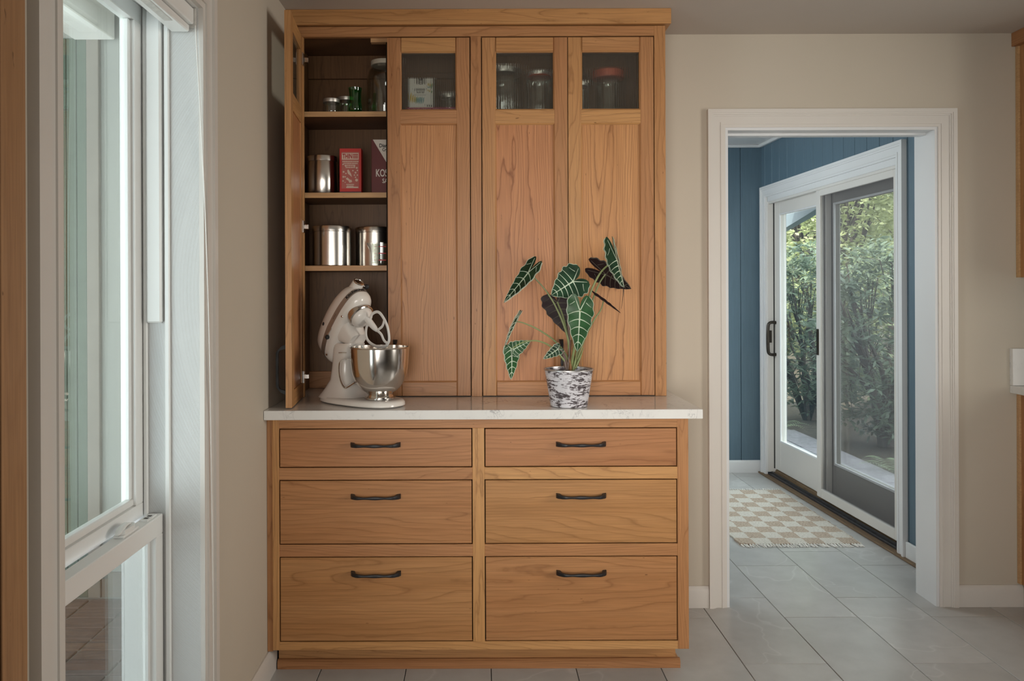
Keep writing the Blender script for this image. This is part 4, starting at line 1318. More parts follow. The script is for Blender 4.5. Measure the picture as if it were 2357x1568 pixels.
tube('cup_handle', [(0.040, 0, 0.078), (0.066, 0, 0.076), (0.072, 0, 0.050), (0.060, 0, 0.022), (0.040, 0, 0.018)], 0.005, M['jar_glass'], mc, local=True)

# ================================================================== STAND MIXER
MX = empty('stand_mixer', (-0.348, 2.812, ZT), (0, 0, R(-40)), label='cream stand mixer with tilted head on the countertop', category='mixer')
EN = M['enamel']
def outline_loft(name, secs, mat, parent, n=40, ex=2.6, **kw):
    """secs: (z, x_rear, x_front, half_width[, half_width_front]) superellipse sections"""
    V = []; F = []
    for sc_ in secs:
        z, a, b, hw = sc_[:4]
        c = (a + b) / 2; l = (b - a) / 2
        for k in range(n):
            t = 2 * math.pi * k / n
            ct, st_ = math.cos(t), math.sin(t)
            x = c + l * math.copysign(abs(ct) ** (2 / ex), ct)
            y = hw * math.copysign(abs(st_) ** (2 / ex), st_)
            V.append((x, y, z))
    for i in range(len(secs) - 1):
        for k in range(n):
            F.append((i * n + k, i * n + (k + 1) % n, (i + 1) * n + (k + 1) % n, (i + 1) * n + k))
    F += [tuple(range(n))[::-1], tuple(range((len(secs) - 1) * n, len(secs) * n))]
    return pydata(name, V, F, mat, parent, local=True, smooth=40, **kw)
# base plate
outline_loft('base', [(0.0015, -0.272, 0.084, 0.090), (0.006, -0.280, 0.090, 0.096), (0.016, -0.278, 0.089, 0.095), (0.022, -0.270, 0.083, 0.090), (0.0245, -0.252, 0.070, 0.078)], EN, MX, ex=2.5)
outline_loft('foot_gasket', [(0.0, -0.270, 0.082, 0.088), (0.0015, -0.270, 0.082, 0.088)], M['black_rubber'], MX, ex=2.5)
# column sweeping up from the base
outline_loft('column', [(0.018, -0.272, -0.060, 0.086), (0.030, -0.262, -0.088, 0.076), (0.050, -0.246, -0.108, 0.064), (0.080, -0.224, -0.122, 0.054), (0.120, -0.218, -0.130, 0.049),
                        (0.160, -0.214, -0.128, 0.047), (0.190, -0.212, -0.118, 0.047), (0.206, -0.210, -0.108, 0.046), (0.213, -0.200, -0.106, 0.042)], EN, MX, ex=3.2)
box('tilt_lock', (-0.150, -0.135), (-0.030, -0.018), (0.2125, 0.2140), M['black_rubber'], MX, 0, local=True)
tube('column_trim', [(-0.160, -0.0490, 0.180), (-0.145, -0.0485, 0.181), (-0.128, -0.040, 0.181)], 0.0018, M['nickel'], MX, local=True, n=6)
# bowl
lathe('clamp_plate', [(0.052, 0.0), (0.054, 0.002), (0.054, 0.006), (0.050, 0.008)], M['nickel'], MX, (0, 0, 0.0245), local=True, n=48)
bo = lathe('bowl', [(0.047, 0.0), (0.0485, 0.002), (0.0465, 0.006), (0.0435, 0.011), (0.046, 0.017), (0.060, 0.025), (0.075, 0.039), (0.087, 0.058), (0.0945, 0.080), (0.0985, 0.106), (0.1005, 0.135), (0.1015, 0.171),
                    (0.1045, 0.1725), (0.1052, 0.1748), (0.1040, 0.1765), (0.1005, 0.1758), (0.0995, 0.135), (0.0975, 0.106), (0.0935, 0.081), (0.086, 0.059), (0.074, 0.041), (0.059, 0.028), (0.02, 0.022)],
           M['steel'], MX, (0, 0, 0.030), local=True, n=72, smooth=50)
# bowl strap handle, on the side towards the column and the room
ha = R(214)
def hp_(r_, s_, z_): return (r_ * math.cos(ha) - s_ * math.sin(ha), r_ * math.sin(ha) + s_ * math.cos(ha), z_)
tube('bowl_handle', [hp_(0.098, 0.010, 0.128), hp_(0.122, 0.012, 0.130), hp_(0.140, 0.012, 0.118), hp_(0.142, 0.010, 0.080), hp_(0.134, 0.006, 0.045), hp_(0.120, 0.002, 0.030), hp_(0.090, 0.0, 0.048)],
     0.0052, M['steel'], MX, local=True, loc=(0, 0, 0.032), n=10, flat=(1.7, 0.45))
# head, tilted back about the pivot on top of the column
PV = (-0.217, 0, 0.250)
n = 48
UC, UA, WB = 0.045, 0.152, 0.060
def head_pt(t, v):
    """surface point of the head at angle t and level v"""
    vt, vb = 0.078, -0.052
    g = (1 - (v / vt) ** 2.3) if v > 0 else (1 - (abs(v) / abs(vb)) ** 3.5)
    g = max(g, 0.0) ** (1 / 2.3 if v > 0 else 1 / 3.5)
    ct, st_ = math.cos(t), math.sin(t)
    e = 2 / 2.9
    u = UA * math.copysign(abs(ct) ** e, ct)
    w = WB * math.copysign(abs(st_) ** e, st_)
    u *= (0.60 + 0.40 * g) if u > 0 else (0.80 + 0.20 * g)
    w *= g
    # tail is narrower and hangs lower
    tail = max(0.0, min(1.0, (-u - 0.02) / 0.13))
    w *= 1 - 0.16 * tail
    nose = max(0.0, min(1.0, u / 0.14))
    if v > 0: v = v * (1 - 0.30 * nose ** 2)
    dv = -0.012 * tail if v < 0 else -0.006 * tail
    return (UC + u, w, v + dv)
levels = [-0.052, -0.051, -0.047, -0.038, -0.025, -0.010, 0.005, 0.020, 0.035, 0.048, 0.058, 0.066, 0.072, 0.076, 0.078]
V = []; F = []
for v_ in levels:
    for k in range(n):
        V.append(head_pt(2 * math.pi * k / n, v_))
for i in range(len(levels) - 1):
    for k in range(n):
        F.append((i * n + k, i * n + (k + 1) % n, (i + 1) * n + (k + 1) % n, (i + 1) * n + k))
F += [tuple(range(n))[::-1], tuple(range((len(levels) - 1) * n, len(levels) * n))]
HEAD = pydata('head', V, F, EN, MX, PV, (0, R(-52), 0), local=True, smooth=60)
# trim band round the head, with lettering
def band_strip(name, t0, t1, v0, v1, off, mat, m=60):
    V = []; F = []
    for i in range(m + 1):
        t = t0 + (t1 - t0) * i / m
        for v_ in (v0, v1):
            p = Vector(head_pt(t, v_)); c = Vector((UC, 0, p.z))
            d = (p - c).normalized()
            V.append(p + d * off)
    for i in range(m):
        F.append((2 * i, 2 * i + 2, 2 * i + 3, 2 * i + 1))
    return pydata(name, V, F, mat, HEAD, local=True, smooth=60)
BV = (-0.012, 0.009)
band_strip('trim_band', R(182), R(498), BV[0], BV[1], 0.0009, M['brushed'], 90)
# arc-length map of the band on the visible side
arc = [(0.0, R(190))]
pp = Vector(head_pt(R(190), -0.0015))
for i in range(1, 401):
    t = R(190) + (R(430) - R(190)) * i / 400
    q = Vector(head_pt(t, -0.0015))
    arc.append((arc[-1][0] + (q - pp).length, t)); pp = q
def t_of(s_):
    s_ = max(0.0, min(arc[-1][0] - 1e-6, s_))
    lo, hi = 0, len(arc) - 1
    while hi - lo > 1:
        md = (lo + hi) // 2
        if arc[md][0] <= s_: lo = md
        else: hi = md
    a, b = arc[lo], arc[hi]
    return a[1] + (b[1] - a[1]) * (s_ - a[0]) / max(1e-9, b[0] - a[0])
def wrap_text(txt, size, s_mid, mat, bold, sx):
    me = text_mesh(txt, size, 0.0, bold, sx)
    for vv in me.vertices:
        t = t_of(s_mid + vv.co.x)
        v_ = (BV[0] + BV[1]) / 2 + vv.co.y
        p = Vector(head_pt(t, v_)); d = (p - Vector((UC, 0, p.z))).normalized()
        vv.co = p + d * 0.0016
    return put(me, 'lettering', mat, HEAD, local=True)
wrap_text('KitchenAid', 0.0172, 0.318, M['black_print'], 0.0007, 1.05)
wrap_text('ARTISAN', 0.006, 0.195, M['black_print'], 0.0, 1.0)
# attachment hub and its knob on the nose
lathe('attachment_hub', [(0.030, -0.060), (0.0235, -0.01), (0.0205, 0.018), (0.0195, 0.019)], EN, HEAD, (0.190, 0, 0.026), (0, R(90), 0), local=True, n=32)
lathe('hub_cap', [(0.0195, 0.0), (0.0200, 0.003), (0.0165, 0.0045), (0.0155, 0.002), (0.004, 0.002)], M['steel'], HEAD, (0.209, 0, 0.026), (0, R(90), 0), local=True, n=32)
tube('hub_knob', [(0.198, 0.018, 0.022), (0.198, 0.032, 0.016)], [0.003, 0.003], M['nickel'], HEAD, local=True, per=2)
lathe('knob', [(0.006, 0), (0.009, 0.003), (0.009, 0.011), (0.006, 0.015)], M['black_rubber'], HEAD, (0.198, 0.030, 0.017), (R(-105), 0, 0), local=True, n=20)
# speed lever and side screw
tube('speed_lever', [(0.032, -0.0605, -0.014), (0.006, -0.066, -0.016)], 0.0016, M['nickel'], HEAD, local=True, per=2, n=6)
lathe('lever_knob', [(0.004, 0), (0.008, 0.003), (0.0085, 0.009), (0.005, 0.013)], M['black_rubber'], HEAD, (-0.006, -0.0560, -0.017), (R(90), 0, 0), local=True, n=20)
lathe('side_vent', [(0.0065, 0), (0.0065, 0.0012)], M['black_rubber'], HEAD, (0.012, -0.0545, 0.036), (R(73), 0, 0), local=True, n=20)
for (a, b) in ((0.100, -0.030), (-0.070, -0.040)):
    lathe('screw', [(0.004, 0), (0.0035, 0.002)], M['nickel'], HEAD, (a, -0.0575 if a > 0 else -0.0470, b), (R(90), 0, 0), local=True, n=14)
lathe('lock_knob', [(0.004, 0), (0.007, 0.004), (0.007, 0.010)], M['black_rubber'], HEAD, (0.085, 0.058, -0.034), (R(-90), 0, 0), local=True, n=16)
# neck between head and column
outline_loft('neck', [(-0.098, 0.012, 0.070, 0.036), (-0.080, 0.008, 0.074, 0.040), (-0.060, 0.000, 0.085, 0.043), (-0.045, -0.01, 0.100, 0.047), (-0.030, -0.02, 0.110, 0.048)], EN, HEAD, ex=3.0)
# planetary ring, boss, shaft and flat beater
PX = 0.122
lathe('drive_ring', [(0.045, -0.064), (0.0485, -0.061), (0.0485, -0.050), (0.047, -0.030)], M['nickel'], HEAD, (PX, 0, 0), local=True, n=48)
lathe('planetary', [(0.014, -0.088), (0.026, -0.086), (0.035, -0.080), (0.040, -0.072), (0.043, -0.060)], EN, HEAD, (PX, 0, 0), local=True, n=48)
bx_, bz_ = PX + 0.012, -0.077
bt = tube('beater', [(0, 0, 0.0), (0, 0, -0.030), (0, 0, -0.060), (0, 0, -0.078)], [0.0115, 0.0125, 0.010, 0.005], M['beater'], HEAD, loc=(bx_, 0, bz_), local=True, n=14)
q = bt
def beater_bar(pts, r_, closed=False):
    path = catmull([(a, 0, b) for (a, b) in pts], 6)
    v, f = tube_data(path, r_, 8, False, 0, (0.8, 1.25))
    pydata('beater_frame', v, f, M['beater'], MX, local=True, smooth=40) if False else pydata('beater_frame', [Vector((p.x + bx_, p.y, p.z + bz_)) for p in v], f, M['beater'], HEAD, local=True, smooth=40)
beater_bar([(0.004, -0.026), (0.030, -0.022), (0.055, -0.040), (0.057, -0.070), (0.044, -0.110), (0.018, -0.140), (0.0, -0.146), (-0.018, -0.140), (-0.044, -0.110), (-0.057, -0.070), (-0.050, -0.044), (-0.026, -0.028), (-0.004, -0.030)], 0.0042)
beater_bar([(0.0, -0.070), (0.004, -0.100), (-0.004, -0.125), (0.0, -0.146)], 0.0038)
beater_bar([(0.004, -0.078), (0.030, -0.088), (0.054, -0.082)], 0.0036)
tube('power_cord', [(-0.228, 0.02, 0.05), (-0.262, 0.05, 0.03), (-0.275, 0.10, 0.0065), (-0.23, 0.19, 0.0062)], 0.0035, M['cord_white'], MX, local=True, n=8)

# ================================================================== ALOCASIA
PC = Vector((0.309, 2.792, ZT))
pl = empty('potted_plant', PC, label='alocasia plant with white-veined leaves in a birch-print pot on the countertop', category='plant')
lathe('pot', [(0.058, 0.0), (0.064, 0.0015), (0.0645, 0.006), (0.0828, 0.123), (0.0845, 0.1245), (0.0848, 0.1275), (0.0832, 0.1285), (0.0808, 0.126), (0.079, 0.108)], M['birch'], pl, local=True, n=56)
lathe('pot_rim', [(0.0832, 0.1235), (0.0854, 0.1245), (0.0856, 0.1285), (0.0838, 0.1300), (0.0812, 0.1290), (0.0808, 0.1262)], M['galv'], pl, local=True, n=56, cap=False)
lathe('soil', [(0.030, 0.098), (0.0785, 0.100), (0.078, 0.104), (0.03, 0.110)], M['potting'], pl, local=True, n=40)

SCL = 0.2934 * PC.y / 1856.0
def cp(cx_, cy_, dy=0.0):
    """point near the plant, from its offset right of and above the pot foot; dy is depth"""
    d = 1 + dy / PC.y
    X = (1100 + cx_ * 0.2934 - 1103) * PC.y / 1856.0
    Z = EYE - (520 + cy_ * 0.2934 - 670) * PC.y / 1856.0
    return Vector((X * d - PC.x, dy, EYE + (Z - EYE) * d - PC.z))

def leaf(A, tip, side, notch=0.34, asp=0.36, curl=0.0, bend=0.0, top='alo_top', back='alo_back', vein='alo_vein', scal=1.0, name='leaf', fold=0.12, veins=True, faces=True):
    """A: where the stalk joins; tip: leaf tip; side: vector of the half width (real length)"""
    T = tip - A
    Ln = T.length
    W = side
    Nn = T.cross(W).normalized()
    nl, nw = 44, 5
    if (Nn.y > 0) == faces:
        W = -W
        Nn = -Nn
    def halfw(l):
        # l from -notch (lobe ends) to 1 (tip)
        if l < 0:
            q = min(1.0, -l / notch)
            return 0.46 + 0.52 * (1 - q ** 2.4) ** 0.5
        return 0.98 * (1 - l ** 1.5) ** 0.95
    def inner(l):
        if l >= 0: return 0.0
        q = min(1.0, -l / notch)
        return 0.455 * (1 - (1 - q ** 2.4) ** 0.7)
    def P(l, w):
        z = -curl * Ln * (abs(w) ** 2) * 0.35 + fold * abs(w) * W.length - bend * Ln * max(0.0, l) ** 2
        rip = 0.010 * Ln * math.sin(l * 18 + (2 if w > 0 else 0)) * abs(w) ** 2 * scal
        return A + T * l + W * w + Nn * (z + rip)
    V = []; F = []; MI = []
    ls = [-notch + (1 + notch) * (i / nl) for i in range(nl + 1)]
    for sgn in (1, -1):
        o = len(V)
        for l in ls:
            hi = halfw(l) * (1 + 0.055 * scal * math.sin(l * 24.0))
            lo = inner(l)
            if l < 0: lo = min(lo, hi - 0.004)
            for k in range(nw + 1):
                V.append(P(l, sgn * (lo + (hi - lo) * k / nw)))
        for i in range(nl):
            for k in range(nw):
                a = o + i * (nw + 1) + k
                q = (a, a + 1, a + nw + 2, a + nw + 1)
                F.append(q if sgn > 0 else q[::-1]); MI.append(0)
    m = len(V); fl = len(F)
    V += [p - Nn * 0.0011 for p in V]
    F += [tuple(i + m for i in f_[::-1]) for f_ in F[:fl]]; MI += [1] * fl
    me = bpy.data.meshes.new(name)
    me.from_pydata([tuple(p) for p in V], [], F); me.update()
    for p, k in zip(me.polygons, MI):
        p.material_index = k; p.use_smooth = True
    o = put(me, name, [M[top], M[back]], pl, local=True)
    if veins:
        VV = []; FF = []
        def strip(pts, w0, w1):
            path = [P(l, w) for (l, w) in pts]
            base = len(VV)
            for i, p in enumerate(path):
                t = (path[min(i + 1, len(path) - 1)] - path[max(i - 1, 0)]).normalized()
                s_ = t.cross(Nn).normalized()
                hw = w0 + (w1 - w0) * i / (len(path) - 1)
                for off, up in ((-hw, 0.0002), (0, 0.0010), (hw, 0.0002)):
                    VV.append(p + s_ * off + Nn * up)
            for i in range(len(path) - 1):
                for k in range(2):
                    a = base + i * 3 + k
                    FF.append((a, a + 1, a + 4, a + 3))
            # and the same rib on the under side
            b2 = len(VV)
            for q in VV[base:b2]:
                VV.append(q - Nn * 0.0030)
            for i in range(len(path) - 1):
                for k in range(2):
                    a = b2 + i * 3 + k
                    FF.append((a + 3, a + 4, a + 1, a))
        k1 = Ln
        strip([(i / 14 * 0.99, 0) for i in range(15)], 0.0030 * min(1, k1 / 0.11), 0.0006)
        for sgn in (1, -1):
            strip([(-notch * 0.86 * i / 6, sgn * (0.03 + 0.43 * i / 6)) for i in range(7)], 0.0020 * min(1, k1 / 0.11), 0.0006)
            for l0 in (0.03, 0.22, 0.40, 0.58, 0.76):
                l1 = l0 + 0.12 - 0.06 * l0
                strip([(l0 + (l1 - l0) * i / 5 - 0.02 * math.sin(i / 5 * 3.1), sgn * halfw(l1) * 0.97 * i / 5) for i in range(6)], 0.0019 * min(1, k1 / 0.11), 0.0007)
            strip([(-notch * 0.5, sgn * 0.42), (-notch * 0.35, sgn * 0.62), (-notch * 0.25, sgn * 0.80)], 0.0012 * min(1, k1 / 0.11), 0.0006)
            strip([(l, sgn * halfw(l) * (1 + 0.055 * scal * math.sin(l * 24.0)) * 0.985) for l in ls[1:-1]], 0.0009, 0.0006)
        pydata('leaf_veins', VV, FF, M[vein], o, local=True)
    return o

def stalk(pts, r0, r1, mat='petiole'):
    tube('stalk', pts, [r0, (r0 + r1) / 2, r1], M[mat], pl, n=8, local=True)
H0 = lambda dx=0, dy=0.0: cp(718 + dx, 1120, dy)
# stalks and leaves, highest first
A1 = cp(400, 362, -0.02); stalk([H0(-6), cp(706, 900, -0.01), cp(640, 700, -0.015), cp(540, 520, -0.02), A1], 0.0042, 0.0024)
leaf(A1, cp(206, 610, -0.075), (cp(330, 325, 0.015) - cp(400, 385, -0.035)) * 0.66, notch=0.42, curl=0.0, bend=-0.03, fold=0.04)
A2 = cp(752, 436, -0.045); stalk([H0(4), cp(716, 900, 0.0), cp(704, 720, -0.01), cp(712, 560, -0.02), cp(752, 440, -0.040)], 0.0044, 0.0028, 'petiole_purple')
leaf(A2, cp(574, 548, -0.075), (cp(676, 316, -0.045) - cp(752, 436, -0.045)) * 0.98, notch=0.46, bend=0.0, fold=0.03, top='alo_top_lit' if False else 'alo_top')
A3 = cp(800, 662, -0.065); stalk([H0(12, -0.01), cp(752, 980, -0.03), cp(788, 820, -0.05), cp(802, 700, -0.058), A3], 0.0046, 0.0028)
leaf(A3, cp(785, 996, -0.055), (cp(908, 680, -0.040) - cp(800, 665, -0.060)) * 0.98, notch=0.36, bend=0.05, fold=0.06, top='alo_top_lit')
A4 = cp(622, 600, 0.055); stalk([H0(0, 0.015), cp(705, 900, 0.03), cp(668, 720, 0.045), A4], 0.0040, 0.0026)
leaf(A4, cp(704, 856, 0.035), (cp(500, 640, 0.060) - cp(622, 620, 0.055)) * 1.02, notch=0.28, bend=0.0, fold=0.03, top='alo_back', vein='alo_vein_dim')
A5 = cp(1090, 268, 0.0); stalk([H0(30), cp(820, 800, 0.0), cp(872, 560, -0.01), cp(950, 390, -0.01), cp(1030, 305, 0.0), A5], 0.0044, 0.0026)
leaf(A5, cp(1142, 492, -0.03), (cp(1150, 255, 0.05) - cp(1085, 268, -0.02)) * 0.72, notch=0.85, bend=-0.02, fold=-0.25)
tube('leaf_tail', [cp(1142, 488, -0.03), cp(1137, 570, -0.03), cp(1124, 655, -0.03)], [0.0016, 0.0009, 0.0004], M['alo_back'], pl, n=6, local=True)
A6 = cp(1000, 384, 0.045); stalk([H0(24, 0.01), cp(830, 820, 0.03), cp(895, 600, 0.04), cp(950, 460, 0.045), A6], 0.0040, 0.0025)
leaf(A6, cp(1202, 500, 0.030), (cp(1085, 335, 0.020) - cp(1050, 420, 0.060)) * 0.95, notch=0.72, bend=0.0, fold=0.05, top='alo_back', vein='alo_vein_dim')
A7 = cp(985, 590, 0.0); stalk([H0(34, 0.01), cp(840, 880, 0.01), cp(905, 750, 0.0), cp(965, 660, 0.0), A7], 0.0038, 0.0020)
leaf(A7, cp(1122, 690, -0.03), (cp(1004, 566, 0.010) - cp(988, 580, -0.010)) * 0.45, notch=0.75, bend=0.0, fold=0.3, top='alo_back', back='alo_back', veins=False)
A8 = cp(300, 752, -0.02); stalk([H0(-14), cp(690, 1020, -0.01), cp(600, 905, -0.015), cp(470, 815, -0.02), cp(360, 765, -0.02), A8], 0.0040, 0.0020)
leaf(A8, cp(200, 942, -0.06), (cp(332, 748, 0.02) - cp(296, 748, -0.030)) * 0.36, notch=0.48, bend=-0.06, fold=-0.2)
A9 = cp(262, 965, -0.055); stalk([H0(-20, -0.01), cp(668, 1050, -0.02), cp(570, 950, -0.035), cp(480, 908, -0.04), cp(400, 905, -0.045), cp(330, 925, -0.05), A9], 0.0036, 0.0018)
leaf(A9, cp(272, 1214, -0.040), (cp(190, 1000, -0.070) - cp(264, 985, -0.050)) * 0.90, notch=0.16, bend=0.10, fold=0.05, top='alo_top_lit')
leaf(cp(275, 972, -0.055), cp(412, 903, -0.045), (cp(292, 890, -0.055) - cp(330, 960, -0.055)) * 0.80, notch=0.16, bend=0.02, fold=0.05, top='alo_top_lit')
A10 = cp(630, 968, -0.035); stalk([H0(-8, -0.01), cp(690, 1060, -0.02), cp(672, 1000, -0.03), A10], 0.0030, 0.0016, 'petiole_purple')
leaf(A10, cp(512, 1048, -0.055), (cp(556, 952, -0.055) - cp(590, 1000, -0.05)) * 0.80, notch=0.22, bend=0.02, fold=0.08)
# woody base with dry sheaths
tube('trunk', [cp(722, 1130), cp(722, 1060, 0.0), cp(735, 980, 0.0), cp(738, 900, 0.0)], [0.018, 0.015, 0.011, 0.006], M['fibre'], pl, n=10, local=True)
for (a, b, c, d, m_, r_) in ((690, 1130, 650, 960, 'petiole_purple', 0.0075), (742, 1135, 770, 1000, 'petiole', 0.0085), (716, 1130, 742, 820, 'fibre', 0.005), (760, 1120, 826, 960, 'petiole', 0.007), (700, 1135, 722, 870, 'petiole_purple', 0.006), (726, 1135, 700, 990, 'fibre', 0.008)):
    tube('sheath', [cp(a, b, -0.012), cp((a + c) / 2 + 4, (b + d) / 2, -0.014), cp(c, d, -0.008)], [r_, r_ * 0.8, r_ * 0.25], M[m_], pl, n=8, local=True, flat=(1.2, 0.7))

# ================================================================== RUG
RX0, RX1, RY0, RY1 = 1.335, 1.965, 4.15, 5.27
cxs, cys = (RX1 - RX0) / 7, (RY1 - RY0) / 11
rug = empty('rug', (RX0, RY0, 0.0), label='flat-woven cream and tan checked rug with fringe before the glass door', category='rug')
nx, ny = 28, 44
V = []; F = []
for j in range(ny + 1):
    for i in range(nx + 1):
        x = (RX1 - RX0) * i / nx; y = (RY1 - RY0) * j / ny
        ex_ = 0.004 * math.sin(j * 1.7) if i in (0, nx) else 0
        z = 0.0075 + 0.0012 * math.sin(i * 1.1) * math.sin(j * 0.7)
        if i < 3 and j < 5: z += 0.004 * (3 - i) / 3 * (5 - j) / 5
        V.append((x + ex_, y, z))
m = len(V)
V += [(x, y, 0.0012) for (x, y, z) in V]
for j in range(ny):
    for i in range(nx):
        a = j * (nx + 1) + i
        F.append((a, a + 1, a + nx + 2, a + nx + 1))
        F.append((m + a, m + a + nx + 1, m + a + nx + 2, m + a + 1))
bd = [i for i in range(nx + 1)] + [j * (nx + 1) + nx for j in range(1, ny + 1)] + [ny * (nx + 1) + i for i in range(nx - 1, -1, -1)] + [j * (nx + 1) for j in range(ny - 1, 0, -1)]
for i in range(len(bd)):
    a, b = bd[i], bd[(i + 1) % len(bd)]
    F.append((a, m + a, m + b, b))
pydata('weave', V, F, rug_mat(7, 11, cxs, cys), rug, local=True, smooth=50)
random.seed(8)
for (yy, sg) in ((0.0, -1), (RY1 - RY0, 1)):
    VV = []; FF = []
    for k in range(42):
        x = (RX1 - RX0) * (k + 0.5) / 42
        for q in range(2):
            dx = random.uniform(-0.012, 0.012)
            p = [Vector((x, yy, 0.005)), Vector((x + dx * 0.5, yy + sg * 0.02, 0.007)), Vector((x + dx + random.uniform(0, 0.01), yy + sg * random.uniform(0.035, 0.05), 0.0035))]
            v, f = tube_data(p, [0.0028, 0.0026, 0.0020], 5, False, len(VV))
            VV += v; FF += f
    pydata('fringe', VV, FF, M['card_white'], rug, local=True)['kind'] = 'stuff'

# ================================================================== GARDEN BEYOND THE GLASS DOOR
gd = tag(box('garden_ground', (2.25, 30.0), (-2.0, 40.0), (-0.40, -0.13), M['soil'], None, 0), 'bare garden soil beyond the patio door', **S)
pv = tag(box('garden_path', (2.25, 3.15), (3.6, 8.5), (-0.129, -0.105), M['mortar'], None, 0), 'slate paved path outside the glass door', **S)
bm = bmesh.new(); add_box(bm, (0, 0, 0), (0.285, 0.435, 0.02)); bmesh.ops.bevel(bm, geom=bm.edges[:], offset=0.004, segments=1, affect='EDGES'); pm = bm_mesh(bm, 'paver')
random.seed(2)
for i in range(3):
    for j in range(10):
        put(pm, 'paver', M['slate'], pv, (2.42 + 0.295 * i, 3.85 + 0.445 * j + (0.2 if i % 2 else 0), -0.098 + random.uniform(-0.003, 0.003)), (0, 0, random.uniform(-0.02, 0.02)))

rng = np.random.default_rng(4)
def leaves_mesh(name, centers, normals_up, length, width, mat, parent, per=7, whorl=True, droop=0.25):
    """whorls of narrow leaves around every centre"""
    C = np.repeat(np.asarray(centers), per, axis=0)
    n_ = len(C)
    az = rng.uniform(0, 2 * np.pi, n_)
    el = rng.uniform(-0.55, 0.75, n_)
    ln = length * rng.uniform(0.7, 1.2, n_)
    d = np.stack([np.cos(az) * np.cos(el), np.sin(az) * np.cos(el), np.sin(el)], 1)
    up = np.array([0, 0, 1.0]) + rng.normal(0, 0.35, (n_, 3))
    s_ = np.cross(d, up); s_ /= np.linalg.norm(s_, axis=1, keepdims=True) + 1e-9
    nn = np.cross(s_, d)
    w = (width * rng.uniform(0.8, 1.2, n_))[:, None]
    L_ = ln[:, None]
    p0 = C + d * 0.01
    pm_ = C + d * L_ * 0.5 + nn * 0.0
    p1 = C + d * L_ - nn * L_ * droop * 0.4
    q1 = pm_ + s_ * w + nn * w * 0.25
    q2 = pm_ - s_ * w + nn * w * 0.25
    e1 = C + d * L_ * 0.82 + s_ * w * 0.7 - nn * L_ * droop * 0.18
    e2 = C + d * L_ * 0.82 - s_ * w * 0.7 - nn * L_ * droop * 0.18
    V = np.stack([p0, q1, e1, p1, e2, q2], 1).reshape(-1, 3)
    idx = np.arange(n_) * 6
    F = np.stack([idx, idx + 1, idx + 2, idx + 3, idx + 4, idx + 5], 1)
    me = bpy.data.meshes.new(name)
    me.vertices.add(len(V)); me.vertices.foreach_set('co', V.ravel())
    me.loops.add(F.size); me.loops.foreach_set('vertex_index', F.ravel())
    me.polygons.add(n_); me.polygons.foreach_set('loop_start', np.arange(n_) * 6); me.polygons.foreach_set('loop_total', np.full(n_, 6))
    me.update(calc_edges=True)
    o = put(me, name, mat, parent, local=True)
    o['kind'] = 'stuff'
    return o

def shrub(name, loc, rad, height, nb, nw, ll, lw, mat, label, seed, low=0.35, cat='shrub', trunk=0.03, group=None):
    global rng
    rng = np.random.default_rng(seed)
    random.seed(seed)
    t = empty(name, loc, label=label, category=cat, group=group)
    tips = []
    for b in range(nb):
        a = 2 * math.pi * b / nb + random.uniform(-0.4, 0.4)
        rr = rad * random.uniform(0.45, 0.95)
        hh = height * random.uniform(0.55, 0.95)
        p = [Vector((0.04 * math.cos(a), 0.04 * math.sin(a), 0.0)), Vector((rr * 0.35 * math.cos(a) + random.uniform(-.08, .08), rr * 0.35 * math.sin(a) + random.uniform(-.08, .08), hh * 0.4)),
             Vector((rr * 0.75 * math.cos(a + 0.2), rr * 0.75 * math.sin(a + 0.2), hh * 0.72)), Vector((rr * math.cos(a + 0.1), rr * math.sin(a + 0.1), hh))]
        tube('branch', p, [trunk, trunk * 0.7, trunk * 0.45, trunk * 0.15], M['bark'], t, n=6, per=4, local=True)
        tips += [p[2], p[3]]
    th = rng.uniform(0, 2 * np.pi, nw); cz2 = rng.uniform(low * 2 - 1, 1, nw); rr = rng.uniform(0.55, 1.0, nw) ** 0.6
    sn = np.sqrt(1 - cz2 ** 2)
    C = np.stack([rad * rr * sn * np.cos(th), rad * rr * sn * np.sin(th), height * 0.52 + height * 0.5 * rr * cz2], 1)
    C[:, 2] = np.maximum(C[:, 2], 0.08)
    leaves_mesh('foliage', C, None, ll, lw, mat, t)
    # thin twigs
    VV = []; FF = []
    for k in range(min(90, nw)):
        c = Vector(C[k]); o_ = min(tips, key=lambda q_: (q_ - c).length)
        v, f = tube_data([o_ * 0.6 + c * 0.1 + Vector((0, 0, 0.1)), (o_ + c) / 2, c], [trunk * 0.22, trunk * 0.15, trunk * 0.08], 4, False, len(VV))
        VV += v; FF += f
    pydata('twigs', VV, FF, M['bark'], t, local=True)['kind'] = 'stuff'
    return t

GZ = -0.13
shrub('rhododendron', (3.66, 8.95, GZ), 0.56, 1.95, 9, 620, 0.115, 0.013, M['leaf_dark'], 'dark rhododendron nearest the far glass door panel', 21, low=0.0, trunk=0.032)
shrub('rhododendron', (3.74, 7.42, GZ), 0.62, 1.90, 10, 760, 0.115, 0.013, M['leaf_dark'], 'dense dark rhododendron behind the near glass door panel', 22, low=0.0, trunk=0.036)
shrub('garden_shrub', (4.78, 9.6, GZ), 0.74, 2.0, 8, 520, 0.10, 0.014, M['leaf_mid'], 'mid-green shrub behind the rhododendrons', 23, low=0.0, trunk=0.035)
shrub('garden_tree', (5.2, 12.2, GZ), 1.15, 4.6, 9, 2600, 0.11, 0.024, M['leaf_light'], 'sunlit yellow-green tree behind the shrubs', 24, low=0.05, cat='tree', trunk=0.07)
shrub('garden_tree', (5.7, 15.3, GZ), 1.30, 4.6, 9, 2800, 0.12, 0.027, M['leaf_pale'], 'pale sunlit tree at the left of the glass door view', 25, low=0.02, cat='tree', trunk=0.07)
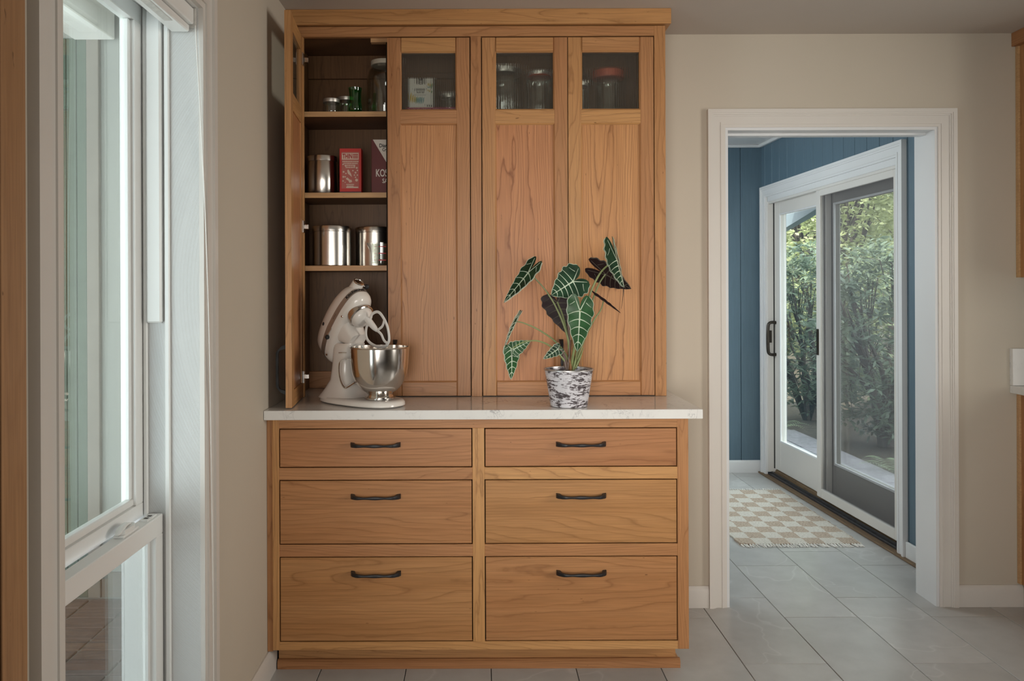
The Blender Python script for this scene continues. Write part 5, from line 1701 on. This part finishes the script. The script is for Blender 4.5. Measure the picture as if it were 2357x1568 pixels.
shrub('garden_tree', (8.8, 15.3, GZ), 1.45, 5.0, 9, 3000, 0.13, 0.030, M['leaf_light'], 'bright tree at the right of the far garden', 26, low=0.02, cat='tree', trunk=0.08)
shrub('garden_tree', (9.0, 21.0, GZ), 3.4, 6.0, 9, 6000, 0.20, 0.05, M['leaf_pale'], 'tall pale tree closing the garden view', 27, low=0.0, cat='tree', trunk=0.1)

def fern(x, y, label, seed, n_=11, ln=0.55):
    random.seed(seed)
    t = empty('fern', (x, y, GZ), label=label, category='fern', group='ferns along the path')
    for k in range(n_):
        a = 2 * math.pi * k / n_ + random.uniform(-0.2, 0.2)
        l_ = ln * random.uniform(0.75, 1.1)
        V = []; F = []
        for i in range(16):
            s_ = i / 15
            r_ = l_ * s_; z_ = l_ * (0.85 * s_ - 0.75 * s_ * s_)
            w = l_ * 0.15 * math.sin(math.pi * min(1, s_ * 1.05) ** 0.8) + 0.004
            c = Vector((r_ * math.cos(a), r_ * math.sin(a), z_ + 0.02)); sd = Vector((-math.sin(a), math.cos(a), 0))
            d = Vector((math.cos(a), math.sin(a), 0.2)) * l_ * 0.03
            for sg in (1, -1):
                b_ = len(V)
                V += [c - d * 0.5, c + d * 0.5, c + sd * sg * w + d * 1.2 - Vector((0, 0, w * 0.25))]
                F.append((b_, b_ + 1, b_ + 2))
        pydata('frond', V, F, M['fern'], t, local=True)
fern(3.22, 6.30, 'fern nearest the glass door at the edge of the slate path', 1, ln=0.33)
fern(3.72, 6.35, 'fern standing before the dense rhododendron', 2, ln=0.34)
fern(3.05, 8.20, 'fern at the far end of the slate path', 3, ln=0.34)
fern(4.30, 6.30, 'fern at the far right before the rhododendron', 4, ln=0.34)
# beam running out from the house over the path, on a post
ev = empty('arbor', (3.7, 10.27, GZ), label='blue-grey arbor beam over the path seen through the glass door', category='beam')
v, f = prism_data([(-0.04, 1.965), (0.04, 1.965), (0.04, 2.10), (-0.04, 2.10)], 0.0, 6.02)
pydata('beam', [(a, c, b) for (a, b, c) in v], f, M['eave_blue'], ev, (2.26, 4.52, 0.0), (0, 0, R(-14.2)))
box('post', (3.66, 3.76), (10.22, 10.32), (GZ, 1.964), M['eave_blue'], ev, 0.004)
